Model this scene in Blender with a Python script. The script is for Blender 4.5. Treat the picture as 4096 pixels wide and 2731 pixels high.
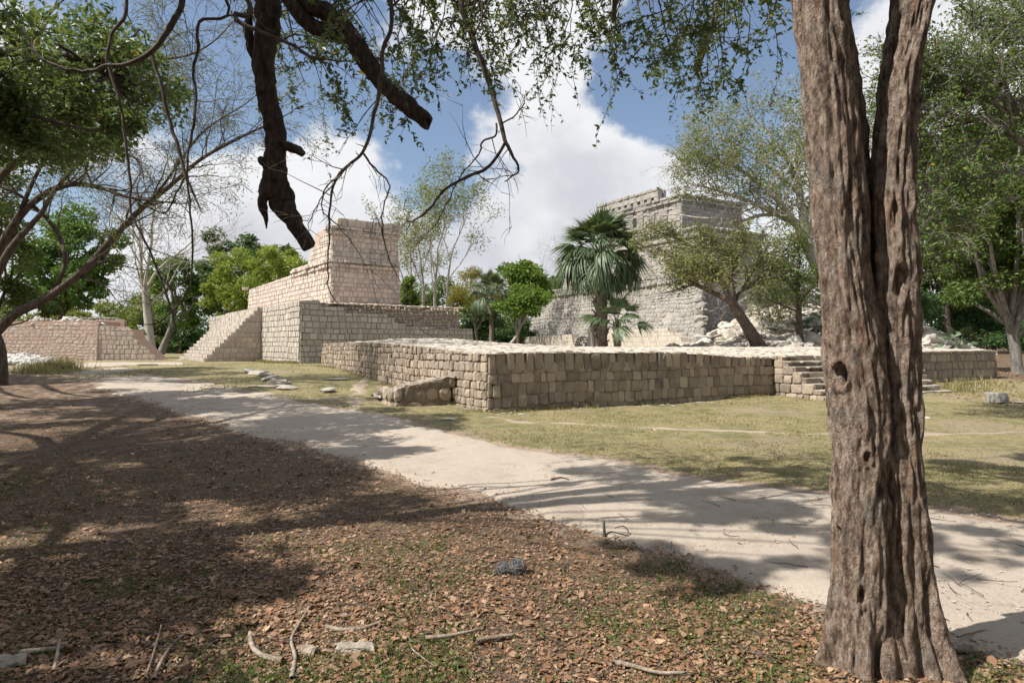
import bpy, math, random
import numpy as np
from mathutils import Vector

# ------------------------------------------------------------------ clear
for o in list(bpy.data.objects):
    bpy.data.objects.remove(o)
scene = bpy.context.scene
COL = scene.collection

# ------------------------------------------------------------------ camera
F, CX, HZ, EYE = 2600.0, 2048.0, 1385.0, 1.6      # focal length and horizon of the photograph in its own pixels
cd = bpy.data.cameras.new("camera")
cam = bpy.data.objects.new("camera", cd); COL.objects.link(cam)
cam.location = (0, 0, EYE); cam.rotation_euler = (math.pi / 2, 0, 0)
cd.sensor_fit = 'HORIZONTAL'; cd.sensor_width = 36.0; cd.lens = F / 4096 * 36.0
cd.shift_y = (HZ - 1365.5) / 4096
cd.clip_start = 0.05; cd.clip_end = 3000
scene.camera = cam

# ------------------------------------------------------------------ sun, sky
SUN_H = Vector((-0.94, -0.34, 0)).normalized(); SUN_EL = math.radians(50)
S = Vector((SUN_H.x * math.cos(SUN_EL), SUN_H.y * math.cos(SUN_EL), math.sin(SUN_EL)))
sl = bpy.data.lights.new("sun", 'SUN'); sl.energy = 5.0; sl.angle = math.radians(0.53); sl.color = (1.0, 0.945, 0.86)
so = bpy.data.objects.new("sun", sl); COL.objects.link(so)
so.rotation_euler = (-S).to_track_quat('-Z', 'Y').to_euler(); so.location = S * 60

world = bpy.data.worlds.new("World"); scene.world = world; world.use_nodes = True
nt = world.node_tree; nt.nodes.clear()
def wn(t, **kw):
    n = nt.nodes.new(t)
    for k, v in kw.items(): setattr(n, k, v)
    return n
def wmath(op, a, b=None, clamp=False):
    n = wn('ShaderNodeMath', operation=op, use_clamp=clamp)
    for i, v in enumerate((a, b)):
        if v is None: continue
        if isinstance(v, (int, float)): n.inputs[i].default_value = v
        else: nt.links.new(v, n.inputs[i])
    return n.outputs[0]
sky = wn('ShaderNodeTexSky', sky_type='NISHITA', sun_disc=False, sun_elevation=SUN_EL,
         sun_rotation=math.atan2(S.x, S.y), air_density=1.0, dust_density=1.1, ozone_density=1.15)
tc = wn('ShaderNodeTexCoord')
dirv = tc.outputs['Generated']
mp = wn('ShaderNodeMapping'); mp.inputs['Scale'].default_value = (1.0, 1.0, 1.35); nt.links.new(dirv, mp.inputs['Vector'])
def wnoise(scale, w, detail=8, rough=0.55, dist=0.0):
    n = wn('ShaderNodeTexNoise', noise_dimensions='4D')
    n.inputs['Scale'].default_value = scale; n.inputs['W'].default_value = w
    n.inputs['Detail'].default_value = detail; n.inputs['Roughness'].default_value = rough
    n.inputs['Distortion'].default_value = dist
    nt.links.new(mp.outputs[0], n.inputs['Vector'])
    return n.outputs['Fac']
def wramp(v, a, b):
    n = wn('ShaderNodeMapRange', interpolation_type='SMOOTHSTEP'); n.inputs['From Min'].default_value = a; n.inputs['From Max'].default_value = b
    nt.links.new(v, n.inputs['Value']); return n.outputs[0]
def bank(px, py, rad, amt):                       # a cloud bank (or a clear gap) around one direction of the sky
    d = Vector(((px - CX) / F, 1, (HZ - py) / F)).normalized()
    n = wn('ShaderNodeVectorMath', operation='DISTANCE'); nt.links.new(dirv, n.inputs[0]); n.inputs[1].default_value = d
    m = wn('ShaderNodeMapRange', interpolation_type='SMOOTHSTEP')
    m.inputs['From Min'].default_value = rad; m.inputs['From Max'].default_value = 0.0
    m.inputs['To Min'].default_value = 0.0; m.inputs['To Max'].default_value = amt
    nt.links.new(n.outputs['Value'], m.inputs['Value']); return m.outputs[0]
cov = wmath('ADD', wmath('MULTIPLY', wnoise(3.1, 4.3, 9, 0.58), .62), wmath('MULTIPLY', wnoise(8.5, 2.7, 8, 0.6), .38))
for b in (bank(950, 280, .34, -.17), bank(1720, 620, .17, -.13), bank(2800, 150, .24, -.20), bank(2120, 880, .10, -.07), bank(300, 900, .14, -.10),
          bank(2480, 620, .24, .10), bank(1700, 960, .30, .10), bank(1000, 720, .22, .07), bank(1250, 800, .22, .15), bank(3600, 500, .4, .06), bank(600, 1150, .3, .12), bank(2250, 60, .14, .10), bank(2300, 1000, .25, .10)):
    cov = wmath('ADD', cov, b)
mask = wmath('MAXIMUM', wramp(cov, .425, .515), .04)
thick = wramp(cov, .47, .85)
shade = wnoise(4.4, 9.1, 6, 0.5)
sh = wramp(wmath('ADD', wmath('MULTIPLY', shade, 1.0), wmath('MULTIPLY', thick, .26)), .46, .78)
cc = wn('ShaderNodeMix', data_type='RGBA'); nt.links.new(sh, cc.inputs['Factor'])
cc.inputs['A'].default_value = (6.7, 6.75, 6.9, 1); cc.inputs['B'].default_value = (4.7, 4.85, 5.2, 1)
mx = wn('ShaderNodeMix', data_type='RGBA')
nt.links.new(mask, mx.inputs['Factor']); nt.links.new(sky.outputs[0], mx.inputs['A']); nt.links.new(cc.outputs['Result'], mx.inputs['B'])
bg = wn('ShaderNodeBackground'); bg.inputs['Strength'].default_value = 0.091
nt.links.new(mx.outputs['Result'], bg.inputs['Color'])
wo = wn('ShaderNodeOutputWorld'); nt.links.new(bg.outputs[0], wo.inputs['Surface'])

# ------------------------------------------------------------------ picture
scene.view_settings.view_transform = 'Standard'; scene.view_settings.look = 'None'
scene.view_settings.exposure = 0.60; scene.view_settings.gamma = 1.0
scene.render.engine = 'CYCLES'
scene.cycles.max_bounces = 5; scene.cycles.diffuse_bounces = 3; scene.cycles.glossy_bounces = 2
scene.cycles.transmission_bounces = 3; scene.cycles.transparent_max_bounces = 4
scene.cycles.use_denoising = True

# ------------------------------------------------------------------ helpers: picture geometry, ground height, noise
def ray(px): return (px - CX) / F
def P(px, py, Y): return np.array(((px - CX) / F * Y, Y, EYE + (HZ - py) / F * Y))
def sstep(a, b, x):
    t = np.clip((np.asarray(x, float) - a) / (b - a), 0, 1); return t * t * (3 - 2 * t)
def _h(ix, iy, iz):
    n = (ix * 374761393 + iy * 668265263 + iz * 2147483647) & 0xffffffff
    n = ((n ^ (n >> 13)) * 1274126177) & 0xffffffff
    return ((n ^ (n >> 16)) & 0xffff) / 65535.0
def vn(x, y, z=0.0):
    x, y, z = np.broadcast_arrays(np.asarray(x, float), np.asarray(y, float), np.asarray(z, float))
    fx, fy, fz = np.floor(x), np.floor(y), np.floor(z)
    ix, iy, iz = fx.astype(np.int64), fy.astype(np.int64), fz.astype(np.int64)
    tx, ty, tz = x - fx, y - fy, z - fz
    tx, ty, tz = (t * t * (3 - 2 * t) for t in (tx, ty, tz))
    r = 0
    for dx in (0, 1):
        wx = tx if dx else 1 - tx
        for dy in (0, 1):
            wy = ty if dy else 1 - ty
            for dz in (0, 1):
                wz = tz if dz else 1 - tz
                r = r + _h(ix + dx, iy + dy, iz + dz) * wx * wy * wz
    return r * 2 - 1
def fbm(x, y, z=0.0, o=3):
    s, a, f = 0, 1.0, 1.0
    for k in range(o):
        s = s + a * vn(x * f + 17 * k, y * f - 9 * k, np.asarray(z) * f); a *= .5; f *= 2.03
    return s
def ground(X, Y):
    X = np.asarray(X, float); Y = np.asarray(Y, float)
    g = .5 * sstep(15, 32, Y) + .6 * sstep(24, 44, Y) * sstep(-7, 3, X)
    g = g + .05 * vn(X * .25, Y * .25) * sstep(6, 14, Y) + .02 * vn(X * .9, Y * .9)
    return g
def on_ground(px, py):
    Y = 4160.0 / max(py - HZ, 5)
    for k in range(30):
        z = float(ground(ray(px) * Y, Y)); Y = .6 * Y + .4 * min((EYE - z) * F / max(py - HZ, 5), 120)
    return np.array((ray(px) * Y, Y, float(ground(ray(px) * Y, Y))))

# ------------------------------------------------------------------ helpers: objects
def tag(o, label=None, cat=None, group=None, kind=None):
    for k, v in (("label", label), ("category", cat), ("group", group), ("kind", kind)):
        if v: o[k] = v
    return o
def thing(name, label, cat, loc=(0, 0, 0), group=None):
    o = bpy.data.objects.new(name, None); COL.objects.link(o); o.location = [float(v) for v in loc]
    o.empty_display_size = .2
    return tag(o, label, cat, group)
def link(name, me, parent=None, loc=(0, 0, 0), rot=(0, 0, 0), scale=(1, 1, 1)):
    o = bpy.data.objects.new(name, me); COL.objects.link(o)
    if parent is not None: o.parent = parent
    o.location = [float(v) for v in loc]; o.rotation_euler = [float(v) for v in rot]; o.scale = [float(v) for v in scale]
    return o
class MB:
    """collects vertices and faces, builds ONE mesh"""
    def __init__(s): s.v, s.q, s.t, s.n = [], [], [], 0
    def add(s, V, Q=None, T=None):
        V = np.asarray(V, float).reshape(-1, 3)
        if Q is not None and len(Q): s.q.append(np.asarray(Q, np.int64).reshape(-1, 4) + s.n)
        if T is not None and len(T): s.t.append(np.asarray(T, np.int64).reshape(-1, 3) + s.n)
        s.v.append(V); s.n += len(V)
    def mesh(s, name, mat, smooth=False, origin=(0, 0, 0)):
        V = (np.concatenate(s.v) - np.asarray(origin, float)) if s.v else np.zeros((0, 3))
        Q = np.concatenate(s.q) if s.q else np.zeros((0, 4), np.int64)
        T = np.concatenate(s.t) if s.t else np.zeros((0, 3), np.int64)
        me = bpy.data.meshes.new(name)
        me.vertices.add(len(V)); me.vertices.foreach_set("co", V.astype(np.float32).ravel())
        nl = Q.size + T.size
        me.loops.add(nl); me.loops.foreach_set("vertex_index", np.concatenate([Q.ravel(), T.ravel()]).astype(np.int32))
        npoly = len(Q) + len(T)
        me.polygons.add(npoly)
        st = np.concatenate([np.arange(len(Q)) * 4, Q.size + np.arange(len(T)) * 3]).astype(np.int32)
        me.polygons.foreach_set("loop_start", st)
        me.polygons.foreach_set("use_smooth", np.full(npoly, bool(smooth)))
        me.materials.append(mat); me.update(calc_edges=True); me.validate()
        return me
    def build(s, name, mat, parent=None, smooth=False):
        org = parent_world(parent)
        return link(name, s.mesh(name, mat, smooth, org), parent)
def parent_world(p):
    o = np.zeros(3)
    while p is not None: o += np.array(p.location); p = p.parent
    return o
def box(mb, c, e, w, h, d, tilt=0.0):
    """box with its back-bottom edge centred at c: e along the wall, h up, d outwards (to the right of e)"""
    c = np.asarray(c, float); e = np.array((e[0], e[1], 0.)); n = np.array((e[1], -e[0], 0.)); z = np.array((0, 0, 1.)) - n * tilt
    V = [c + e * sx * w / 2 + z * h * sz + n * d * sy for sx in (-1, 1) for sy in (0, 1) for sz in (0, 1)]
    mb.add(V, [(0, 1, 3, 2), (4, 6, 7, 5), (0, 4, 5, 1), (2, 3, 7, 6), (0, 2, 6, 4), (1, 5, 7, 3)])
def tube(mb, path, rad, sides=6, cap=True, rough=0.0, seed=0.0, fine=0.0):
    path = np.asarray(path, float); n = len(path); rad = np.broadcast_to(np.asarray(rad, float), (n,))
    T = np.gradient(path, axis=0); T /= np.linalg.norm(T, axis=1, keepdims=True) + 1e-9
    a = np.array((0, 0, 1.)) if abs(T[0, 2]) < .9 else np.array((1., 0, 0))
    u = np.cross(T[0], a); u /= np.linalg.norm(u); U = [u]
    for i in range(1, n):
        u = U[-1] - T[i] * np.dot(U[-1], T[i]); u /= np.linalg.norm(u) + 1e-9; U.append(u)
    U = np.array(U); W = np.cross(T, U)
    th = np.linspace(0, 2 * np.pi, sides, endpoint=False)
    r = rad[:, None] * np.ones(sides)
    if rough: r = r * (1 + rough * fbm(np.cos(th)[None] * 1.7 + seed, np.sin(th)[None] * 1.7, np.r_[0, np.cumsum(np.linalg.norm(np.diff(path, axis=0), axis=1))][:, None] / (np.mean(rad) * 3.5 + 1e-6), 3))
    if fine:
        ar = np.r_[0, np.cumsum(np.linalg.norm(np.diff(path, axis=0), axis=1))][:, None] / (np.mean(rad) + 1e-6)
        r = r * (1 + fine * (1 - 2 * np.abs(vn(np.cos(th)[None] * 3.4 + seed, np.sin(th)[None] * 3.4, ar * .8))) + fine * .8 * vn(np.cos(th)[None] * 6 + seed, np.sin(th)[None] * 6, ar * 2.6))
    V = path[:, None] + U[:, None] * (np.cos(th)[None, :, None] * r[..., None]) + W[:, None] * (np.sin(th)[None, :, None] * r[..., None])
    i = np.arange(n - 1)[:, None] * sides; j = np.arange(sides)[None]; k = (j + 1) % sides
    Q = np.stack([i + j, i + k, i + sides + k, i + sides + j], -1).reshape(-1, 4)
    Tt = []
    VV = V.reshape(-1, 3)
    if cap:
        VV = np.vstack([VV, path[-1] + T[-1] * rad[-1] * .3]); c = len(VV) - 1
        Tt = np.stack([(n - 1) * sides + np.arange(sides), (n - 1) * sides + (np.arange(sides) + 1) % sides, np.full(sides, c)], -1)
    mb.add(VV, Q, Tt)
def smooth_path(pts, k=5):
    """Catmull-Rom through points (rows may carry extra columns such as radius)"""
    p = np.asarray(pts, float); q = np.vstack([2 * p[0] - p[1], p, 2 * p[-1] - p[-2]]); out = []
    for i in range(1, len(q) - 2):
        t = np.linspace(0, 1, k, endpoint=False)[:, None]
        a, b, c, d = q[i - 1], q[i], q[i + 1], q[i + 2]
        out.append(.5 * (2 * b + (c - a) * t + (2 * a - 5 * b + 4 * c - d) * t ** 2 + (3 * b - a - 3 * c + d) * t ** 3))
    return np.vstack(out + [p[-1:]])
# ------------------------------------------------------------------ materials
def mat_new(name):
    m = bpy.data.materials.new(name); m.use_nodes = True; t = m.node_tree; t.nodes.clear()
    out = t.nodes.new('ShaderNodeOutputMaterial'); b = t.nodes.new('ShaderNodeBsdfPrincipled')
    b.inputs['Roughness'].default_value = .9; b.inputs['Specular IOR Level'].default_value = .25
    t.links.new(b.outputs[0], out.inputs['Surface'])
    return m, t, b
def _n(t, ty, **kw):
    n = t.nodes.new(ty)
    for k, v in kw.items(): setattr(n, k, v)
    return n
def _set(t, sock, v):
    if hasattr(v, 'is_linked') or hasattr(v, 'links'): t.links.new(v, sock)
    else: sock.default_value = v
def noise(t, vec, scale, detail=4, rough=.55, w=0.0):
    n = _n(t, 'ShaderNodeTexNoise', noise_dimensions='4D'); t.links.new(vec, n.inputs['Vector'])
    n.inputs['Scale'].default_value = scale; n.inputs['Detail'].default_value = detail; n.inputs['Roughness'].default_value = rough
    _set(t, n.inputs['W'], w); return n.outputs['Fac']
def ramp(t, v, stops):
    n = _n(t, 'ShaderNodeValToRGB'); t.links.new(v, n.inputs[0]); cr = n.color_ramp
    while len(cr.elements) < len(stops): cr.elements.new(.5)
    for e, (p, c) in zip(cr.elements, stops): e.position = p; e.color = (*c, 1) if len(c) == 3 else c
    return n.outputs[0]
def rng_(t, v, a, b, c=0.0, d=1.0):
    n = _n(t, 'ShaderNodeMapRange', interpolation_type='SMOOTHSTEP'); t.links.new(v, n.inputs['Value'])
    for k, x in zip(('From Min', 'From Max', 'To Min', 'To Max'), (a, b, c, d)): n.inputs[k].default_value = x
    return n.outputs[0]
def mixc(t, f, a, b, mode='MIX'):
    n = _n(t, 'ShaderNodeMix', data_type='RGBA', blend_type=mode)
    _set(t, n.inputs['Factor'], f)
    for s, v in ((n.inputs['A'], a), (n.inputs['B'], b)):
        if isinstance(v, tuple): s.default_value = (*v, 1)
        else: t.links.new(v, s)
    return n.outputs['Result']
def mth(t, op, a, b=0.0):
    n = _n(t, 'ShaderNodeMath', operation=op); _set(t, n.inputs[0], a); _set(t, n.inputs[1], b); return n.outputs[0]
def bump(t, b, h, strength, dist=.02):
    n = _n(t, 'ShaderNodeBump'); n.inputs['Strength'].default_value = strength; n.inputs['Distance'].default_value = dist
    t.links.new(h, n.inputs['Height']); t.links.new(n.outputs[0], b.inputs['Normal'])
def rand_(t):
    oi = _n(t, 'ShaderNodeObjectInfo'); g = _n(t, 'ShaderNodeNewGeometry')
    return mth(t, 'FRACT', mth(t, 'ADD', oi.outputs['Random'], g.outputs['Random Per Island'])), g.outputs['Position']

def stone_mat(name, cols, lichen=(.10, .095, .085), lich=.5, stain=.35, bscale=14, bstr=.5, big=.6, wash=(.60, .55, .47)):
    """cut limestone: every block its own tone, dark lichen in patches, pitted relief"""
    m, t, b = mat_new(name); r, pos = rand_(t)
    k = len(cols)
    c = ramp(t, r, [((i + .5) / k, cols[i]) for i in range(k)])
    w = mth(t, 'MULTIPLY', r, 30.0)
    n1 = noise(t, pos, 3.2, 6, .65, w)
    c = mixc(t, rng_(t, n1, .35, .75, 0, .75), c, mixc(t, .55, c, wash))
    r2 = mth(t, 'FRACT', mth(t, 'MULTIPLY', r, 7.31))
    n2 = noise(t, pos, 1.1 * big, 5, .7); n3 = noise(t, pos, 9, 5, .7, w)
    l = mth(t, 'ADD', mth(t, 'MULTIPLY', n2, .55), mth(t, 'ADD', mth(t, 'MULTIPLY', n3, .35), mth(t, 'MULTIPLY', r2, .22)))
    c = mixc(t, rng_(t, l, .78 - lich * .28, 1.0 - lich * .22, 0, stain * 2), c, lichen)
    n4 = noise(t, pos, 45, 3, .7)
    c = mixc(t, rng_(t, n4, .30, .50, .45, 0), c, mixc(t, .5, c, (.14, .12, .10)))
    t.links.new(c, b.inputs['Base Color'])
    bump(t, b, mth(t, 'ADD', noise(t, pos, bscale, 6, .7, w), mth(t, 'MULTIPLY', noise(t, pos, bscale * 4, 4, .7), .5)), bstr, .035)
    return m
def earth_mat(name, c0, c1, scale=5, bstr=.4, third=None):
    m, t, b = mat_new(name); g = _n(t, 'ShaderNodeNewGeometry'); pos = g.outputs['Position']
    c = mixc(t, rng_(t, noise(t, pos, scale, 7, .65), .3, .7), c0, c1)
    if third: c = mixc(t, rng_(t, noise(t, pos, scale * .3, 5, .7), .5, .68), c, third)
    t.links.new(c, b.inputs['Base Color']); bump(t, b, noise(t, pos, scale * 6, 6, .75), bstr, .04)
    return m
def leaf_mat(name, cols, trans=.35, yellow=0.0, gloss=.35):
    """leaves: each one its own tone, light passing through"""
    m, t, b = mat_new(name); r, pos = rand_(t); k = len(cols)
    c = ramp(t, r, [((i + .5) / k, cols[i]) for i in range(k)])
    if yellow: c = mixc(t, rng_(t, mth(t, 'FRACT', mth(t, 'MULTIPLY', r, 13.7)), 1 - yellow, 1 - yellow + .01), c, (.34, .25, .03))
    t.links.new(c, b.inputs['Base Color']); b.inputs['Roughness'].default_value = .5; b.inputs['Specular IOR Level'].default_value = gloss
    tr = _n(t, 'ShaderNodeBsdfTranslucent'); t.links.new(mixc(t, .35, c, (.30, .34, .03)), tr.inputs['Color'])
    mxs = _n(t, 'ShaderNodeMixShader'); mxs.inputs[0].default_value = trans
    t.links.new(b.outputs[0], mxs.inputs[1]); t.links.new(tr.outputs[0], mxs.inputs[2])
    t.links.new(mxs.outputs[0], t.nodes['Material Output'].inputs['Surface'])
    return m
def bark_mat(name, c0, c1, c2, stretch=.25, scale=9, bstr=.8, lichen=None):
    m, t, b = mat_new(name); g = _n(t, 'ShaderNodeNewGeometry')
    mp = _n(t, 'ShaderNodeMapping'); mp.inputs['Scale'].default_value = (1, 1, stretch); t.links.new(g.outputs['Position'], mp.inputs['Vector'])
    n1 = noise(t, mp.outputs[0], scale, 7, .65)
    c = ramp(t, n1, [(.32, c0), (.5, c1), (.68, c2)])
    if lichen: c = mixc(t, rng_(t, noise(t, g.outputs['Position'], 3.5, 6, .7), .55, .68, 0, .7), c, lichen)
    t.links.new(c, b.inputs['Base Color'])
    bump(t, b, mth(t, 'ADD', n1, mth(t, 'MULTIPLY', noise(t, mp.outputs[0], scale * 4, 5, .7), .5)), bstr, .03)
    return m

M = {}
M['plat_stone'] = stone_mat('weathered_limestone', [(0.222, 0.179, 0.139), (0.236, 0.192, 0.151), (0.380, 0.311, 0.242), (0.202, 0.159, 0.120), (0.217, 0.180, 0.145), (0.396, 0.324, 0.249), (0.188, 0.145, 0.112)], wash=(.50, .43, .35), lich=.82, stain=.48)
M['plat_mortar'] = earth_mat('wall_mortar', (.17, .125, .095), (.27, .205, .155), 8)
M['top_stone'] = stone_mat('bleached_cobble', [(0.459, 0.410, 0.344), (0.394, 0.353, 0.303), (0.508, 0.459, 0.394), (0.426, 0.369, 0.303), (0.344, 0.320, 0.287)], lich=.25, stain=.25)
M['top_mortar'] = earth_mat('bleached_mortar', (0.416, 0.364, 0.300), (0.496, 0.448, 0.380), 5)
M['terr_stone'] = stone_mat('grey_cut_stone', [(0.335, 0.305, 0.263), (0.359, 0.335, 0.300), (0.490, 0.443, 0.384), (0.321, 0.283, 0.242), (0.427, 0.380, 0.326), (0.365, 0.339, 0.309)], lich=.58, stain=.36)
M['terr_mortar'] = earth_mat('grey_mortar', (.24, .20, .165), (.32, .275, .23), 6)
M['tower_stone'] = stone_mat('pink_cut_stone', [(0.338, 0.310, 0.280), (0.531, 0.454, 0.394), (0.494, 0.423, 0.371), (0.570, 0.493, 0.430), (0.517, 0.430, 0.366), (0.452, 0.403, 0.364), (0.548, 0.464, 0.401), (0.348, 0.312, 0.283)], lich=.40, stain=.32)
M['tower_mortar'] = earth_mat('pink_mortar', (0.386, 0.286, 0.227), (0.456, 0.356, 0.289), 6)
M['core_stone'] = stone_mat('rubble_core_stone', [(0.352, 0.296, 0.240), (0.304, 0.256, 0.212), (0.384, 0.328, 0.268), (0.272, 0.232, 0.196)], lich=.35, stain=.35)
M['temple_stone'] = stone_mat('temple_fieldstone', [(0.224, 0.213, 0.197), (0.228, 0.218, 0.204), (0.318, 0.301, 0.276), (0.208, 0.196, 0.178), (0.276, 0.255, 0.229)], wash=(.46, .435, .395), lich=.5, stain=.28)
M['temple_dark'] = stone_mat('stained_temple_stone', [(0.306, 0.289, 0.268), (0.255, 0.242, 0.225), (0.340, 0.323, 0.297)], wash=(.46, .435, .395), lich=.85, stain=.42)
M['temple_mortar'] = earth_mat('temple_mortar', (.27, .25, .225), (.38, .355, .315), 5)
M['pale_stone'] = stone_mat('pale_facing_stone', [(0.464, 0.428, 0.372), (0.424, 0.388, 0.332), (0.496, 0.456, 0.400), (0.448, 0.392, 0.324)], lich=.15, stain=.18)
M['left_stone'] = stone_mat('red_mortared_stone', [(0.395, 0.329, 0.277), (0.348, 0.292, 0.253), (0.427, 0.362, 0.309), (0.319, 0.280, 0.254)], lich=.2, stain=.22)
M['left_mortar'] = earth_mat('red_mortar', (0.336, 0.231, 0.173), (0.400, 0.291, 0.230), 3)
M['rock'] = stone_mat('loose_limestone', [(0.351, 0.327, 0.292), (0.295, 0.277, 0.249), (0.393, 0.365, 0.323), (0.323, 0.295, 0.257)], lich=.4, stain=.32, bscale=7, bstr=.8)
M['white_rock'] = stone_mat('white_limestone', [(0.561, 0.552, 0.527), (0.493, 0.489, 0.476), (0.612, 0.603, 0.586)], lich=.2, stain=.2)
M['dark_rock'] = stone_mat('lichened_rock', [(0.216, 0.203, 0.180), (0.288, 0.266, 0.234), (0.342, 0.310, 0.270)], lich=.7, stain=.4)

# ------------------------------------------------------------------ masonry
def stone_variants(seed, round_, bulge, jit, k=10):
    """unit block: x along the wall, z up, back at y=0, face at y=-1"""
    g = np.random.default_rng(seed); out = []
    for _ in range(k):
        def ring(ins, y, ch):
            a = .5 - ins
            c = [(-a + ch, -a), (a - ch, -a), (a, -a + ch), (a, a - ch), (a - ch, a), (-a + ch, a), (-a, a - ch), (-a, -a + ch)]
            return np.array([(x, y, z) for x, z in c])
        sk = g.uniform(-jit, jit, (4, 2))
        def skew(V):
            u = np.clip(V[:, 0] + .5, 0, 1)[:, None]; v = np.clip(V[:, 2] + .5, 0, 1)[:, None]
            d = sk[0] * (1 - u) * (1 - v) + sk[1] * u * (1 - v) + sk[2] * u * v + sk[3] * (1 - u) * v
            V = V.copy(); V[:, 0] += d[:, 0]; V[:, 2] += d[:, 1]; return V
        A = ring(.005, 0, round_ * .8); B = ring(.012, -.86 + bulge * .10, round_); C = ring(.035 + round_ * .30, -.985 + bulge * .05, round_ * .8)
        C[:, 1] += g.uniform(-.05, .05, 8) * (1 + bulge); C[:, 0] += g.uniform(-1, 1, 8) * jit * .5; C[:, 2] += g.uniform(-1, 1, 8) * jit * .5
        V = np.vstack([skew(A), skew(B), skew(C), [[g.uniform(-.1, .1), -1 - bulge * .06, g.uniform(-.1, .1)]]])
        j = np.arange(8); k2 = (j + 1) % 8
        Q = np.vstack([np.stack([j, k2, k2 + 8, j + 8], -1), np.stack([j + 8, k2 + 8, k2 + 16, j + 16], -1)])
        T = np.stack([j + 16, k2 + 16, np.full(8, 24)], -1)
        out.append((V, Q, T))
    return out
def rock_variants(seed, k=8, flat=.7):
    """loose rocks: a faceted ball pushed about"""
    g = np.random.default_rng(seed); out = []
    for _ in range(k):
        n1, n2 = 5, 8
        th = np.linspace(0, 2 * np.pi, n2, endpoint=False)
        V = [(0, 0, -.35)]
        for i in range(1, n1):
            ph = -np.pi / 2 + np.pi * i / n1
            for a in th + g.uniform(-.2, .2): V.append((math.cos(a) * math.cos(ph), math.sin(a) * math.cos(ph), math.sin(ph)))
        V.append((0, 0, 1)); V = np.array(V)
        d = V / (np.linalg.norm(V, axis=1, keepdims=True) + 1e-9)
        o = g.uniform(0, 50)
        r = 1 + .32 * vn(d[:, 0] * 1.3 + o, d[:, 1] * 1.3, d[:, 2] * 1.3) + g.uniform(-.1, .1, len(V))
        for _p in range(5):                                    # broken flat faces
            ax = g.normal(size=3); ax /= np.linalg.norm(ax); c = g.uniform(.5, .8)
            dd = d @ ax; r = np.where(dd * r > c, c / np.maximum(dd, .2), r)
        V = d * r[:, None] * .5; V[:, 2] *= flat
        Q, T = [], []
        for j in range(n2): T.append((0, 1 + (j + 1) % n2, 1 + j))
        for i in range(n1 - 2):
            for j in range(n2):
                a = 1 + i * n2 + j; b = 1 + i * n2 + (j + 1) % n2; Q.append((a, b, b + n2, a + n2))
        L = len(V) - 1; s = 1 + (n1 - 2) * n2
        for j in range(n2): T.append((s + j, s + (j + 1) % n2, L))
        out.append((V, np.array(Q), np.array(T)))
    return out
VAR = {'cut': stone_variants(1, .05, .10, .03), 'worn': stone_variants(2, .12, .5, .07), 'round': stone_variants(3, .26, 1.1, .10),
       'field': stone_variants(4, .20, .9, .12), 'rock': rock_variants(5), 'slab': rock_variants(6, flat=.4)}
def rotm(rx, ry, rz):
    cx, sx, cy, sy, cz, sz = math.cos(rx), math.sin(rx), math.cos(ry), math.sin(ry), math.cos(rz), math.sin(rz)
    return np.array(((cz * cy, cz * sy * sx - sz * cx, cz * sy * cx + sz * sx), (sz * cy, sz * sy * sx + cz * cx, sz * sy * cx - cz * sx), (-sy, cy * sx, cy * cx)))
class Masonry:
    """all the stones of one thing: the ones that show largest become objects, the rest one joined part"""
    def __init__(s, root, name='stone', rest='stone_masonry', limit=300):
        s.root, s.name, s.rest, s.limit, s.items = root, name, rest, limit, []
    def put(s, kind, mat, c, rot, sc): s.items.append((kind, mat, np.asarray(c, float), rot, sc))
    def emit(s):
        org = parent_world(s.root); sc = []
        for kind, mat, c, rot, k in s.items:
            y = max(c[1], 1.0); px = CX + F * c[0] / y; a = k[0] * k[2] / y ** 2
            if c[1] < 1 or px < -60 or px > 4160: a = 0
            sc.append(a)
        order = np.argsort(-np.array(sc)); cache = {}; rest = {}
        for rank, i in enumerate(order):
            kind, mat, c, rot, k = s.items[i]
            vi = int(i * 7 + len(s.items)) % len(VAR[kind])
            if rank < s.limit and sc[i] > 0:
                key = (kind, mat, vi)
                if key not in cache:
                    mb = MB(); mb.add(*VAR[kind][vi]); cache[key] = mb.mesh(s.name, M[mat])
                link(s.name, cache[key], s.root, c - org, rot, k)
            else:
                V, Q, T = VAR[kind][vi]
                rest.setdefault(mat, MB()).add((V * np.array(k)) @ rotm(*rot).T + c, Q, T)
        for mat, mb in rest.items():
            tag(mb.build(s.rest, M[mat], s.root), kind='stuff')
class Cores:
    """like MB, but every solid added becomes a part of its own"""
    def __init__(s): s.items = []
    def add(s, V, Q=None, T=None): m_ = MB(); m_.add(V, Q, T); s.items.append(m_)
    def build(s, name, mat, parent):
        for m_ in s.items: m_.build(name, mat, parent)
def const(v): return lambda s: np.zeros_like(np.asarray(s, float)) + v
def prof(*pts):
    xs, ys = zip(*pts); return lambda s: np.interp(s, xs, ys)
def steps(*pts):
    """step profile: value of the last point passed"""
    xs, ys = zip(*pts)
    def f(s):
        i = np.clip(np.searchsorted(xs, s, side='right') - 1, 0, len(xs) - 1); return np.array(ys)[i]
    return f
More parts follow.
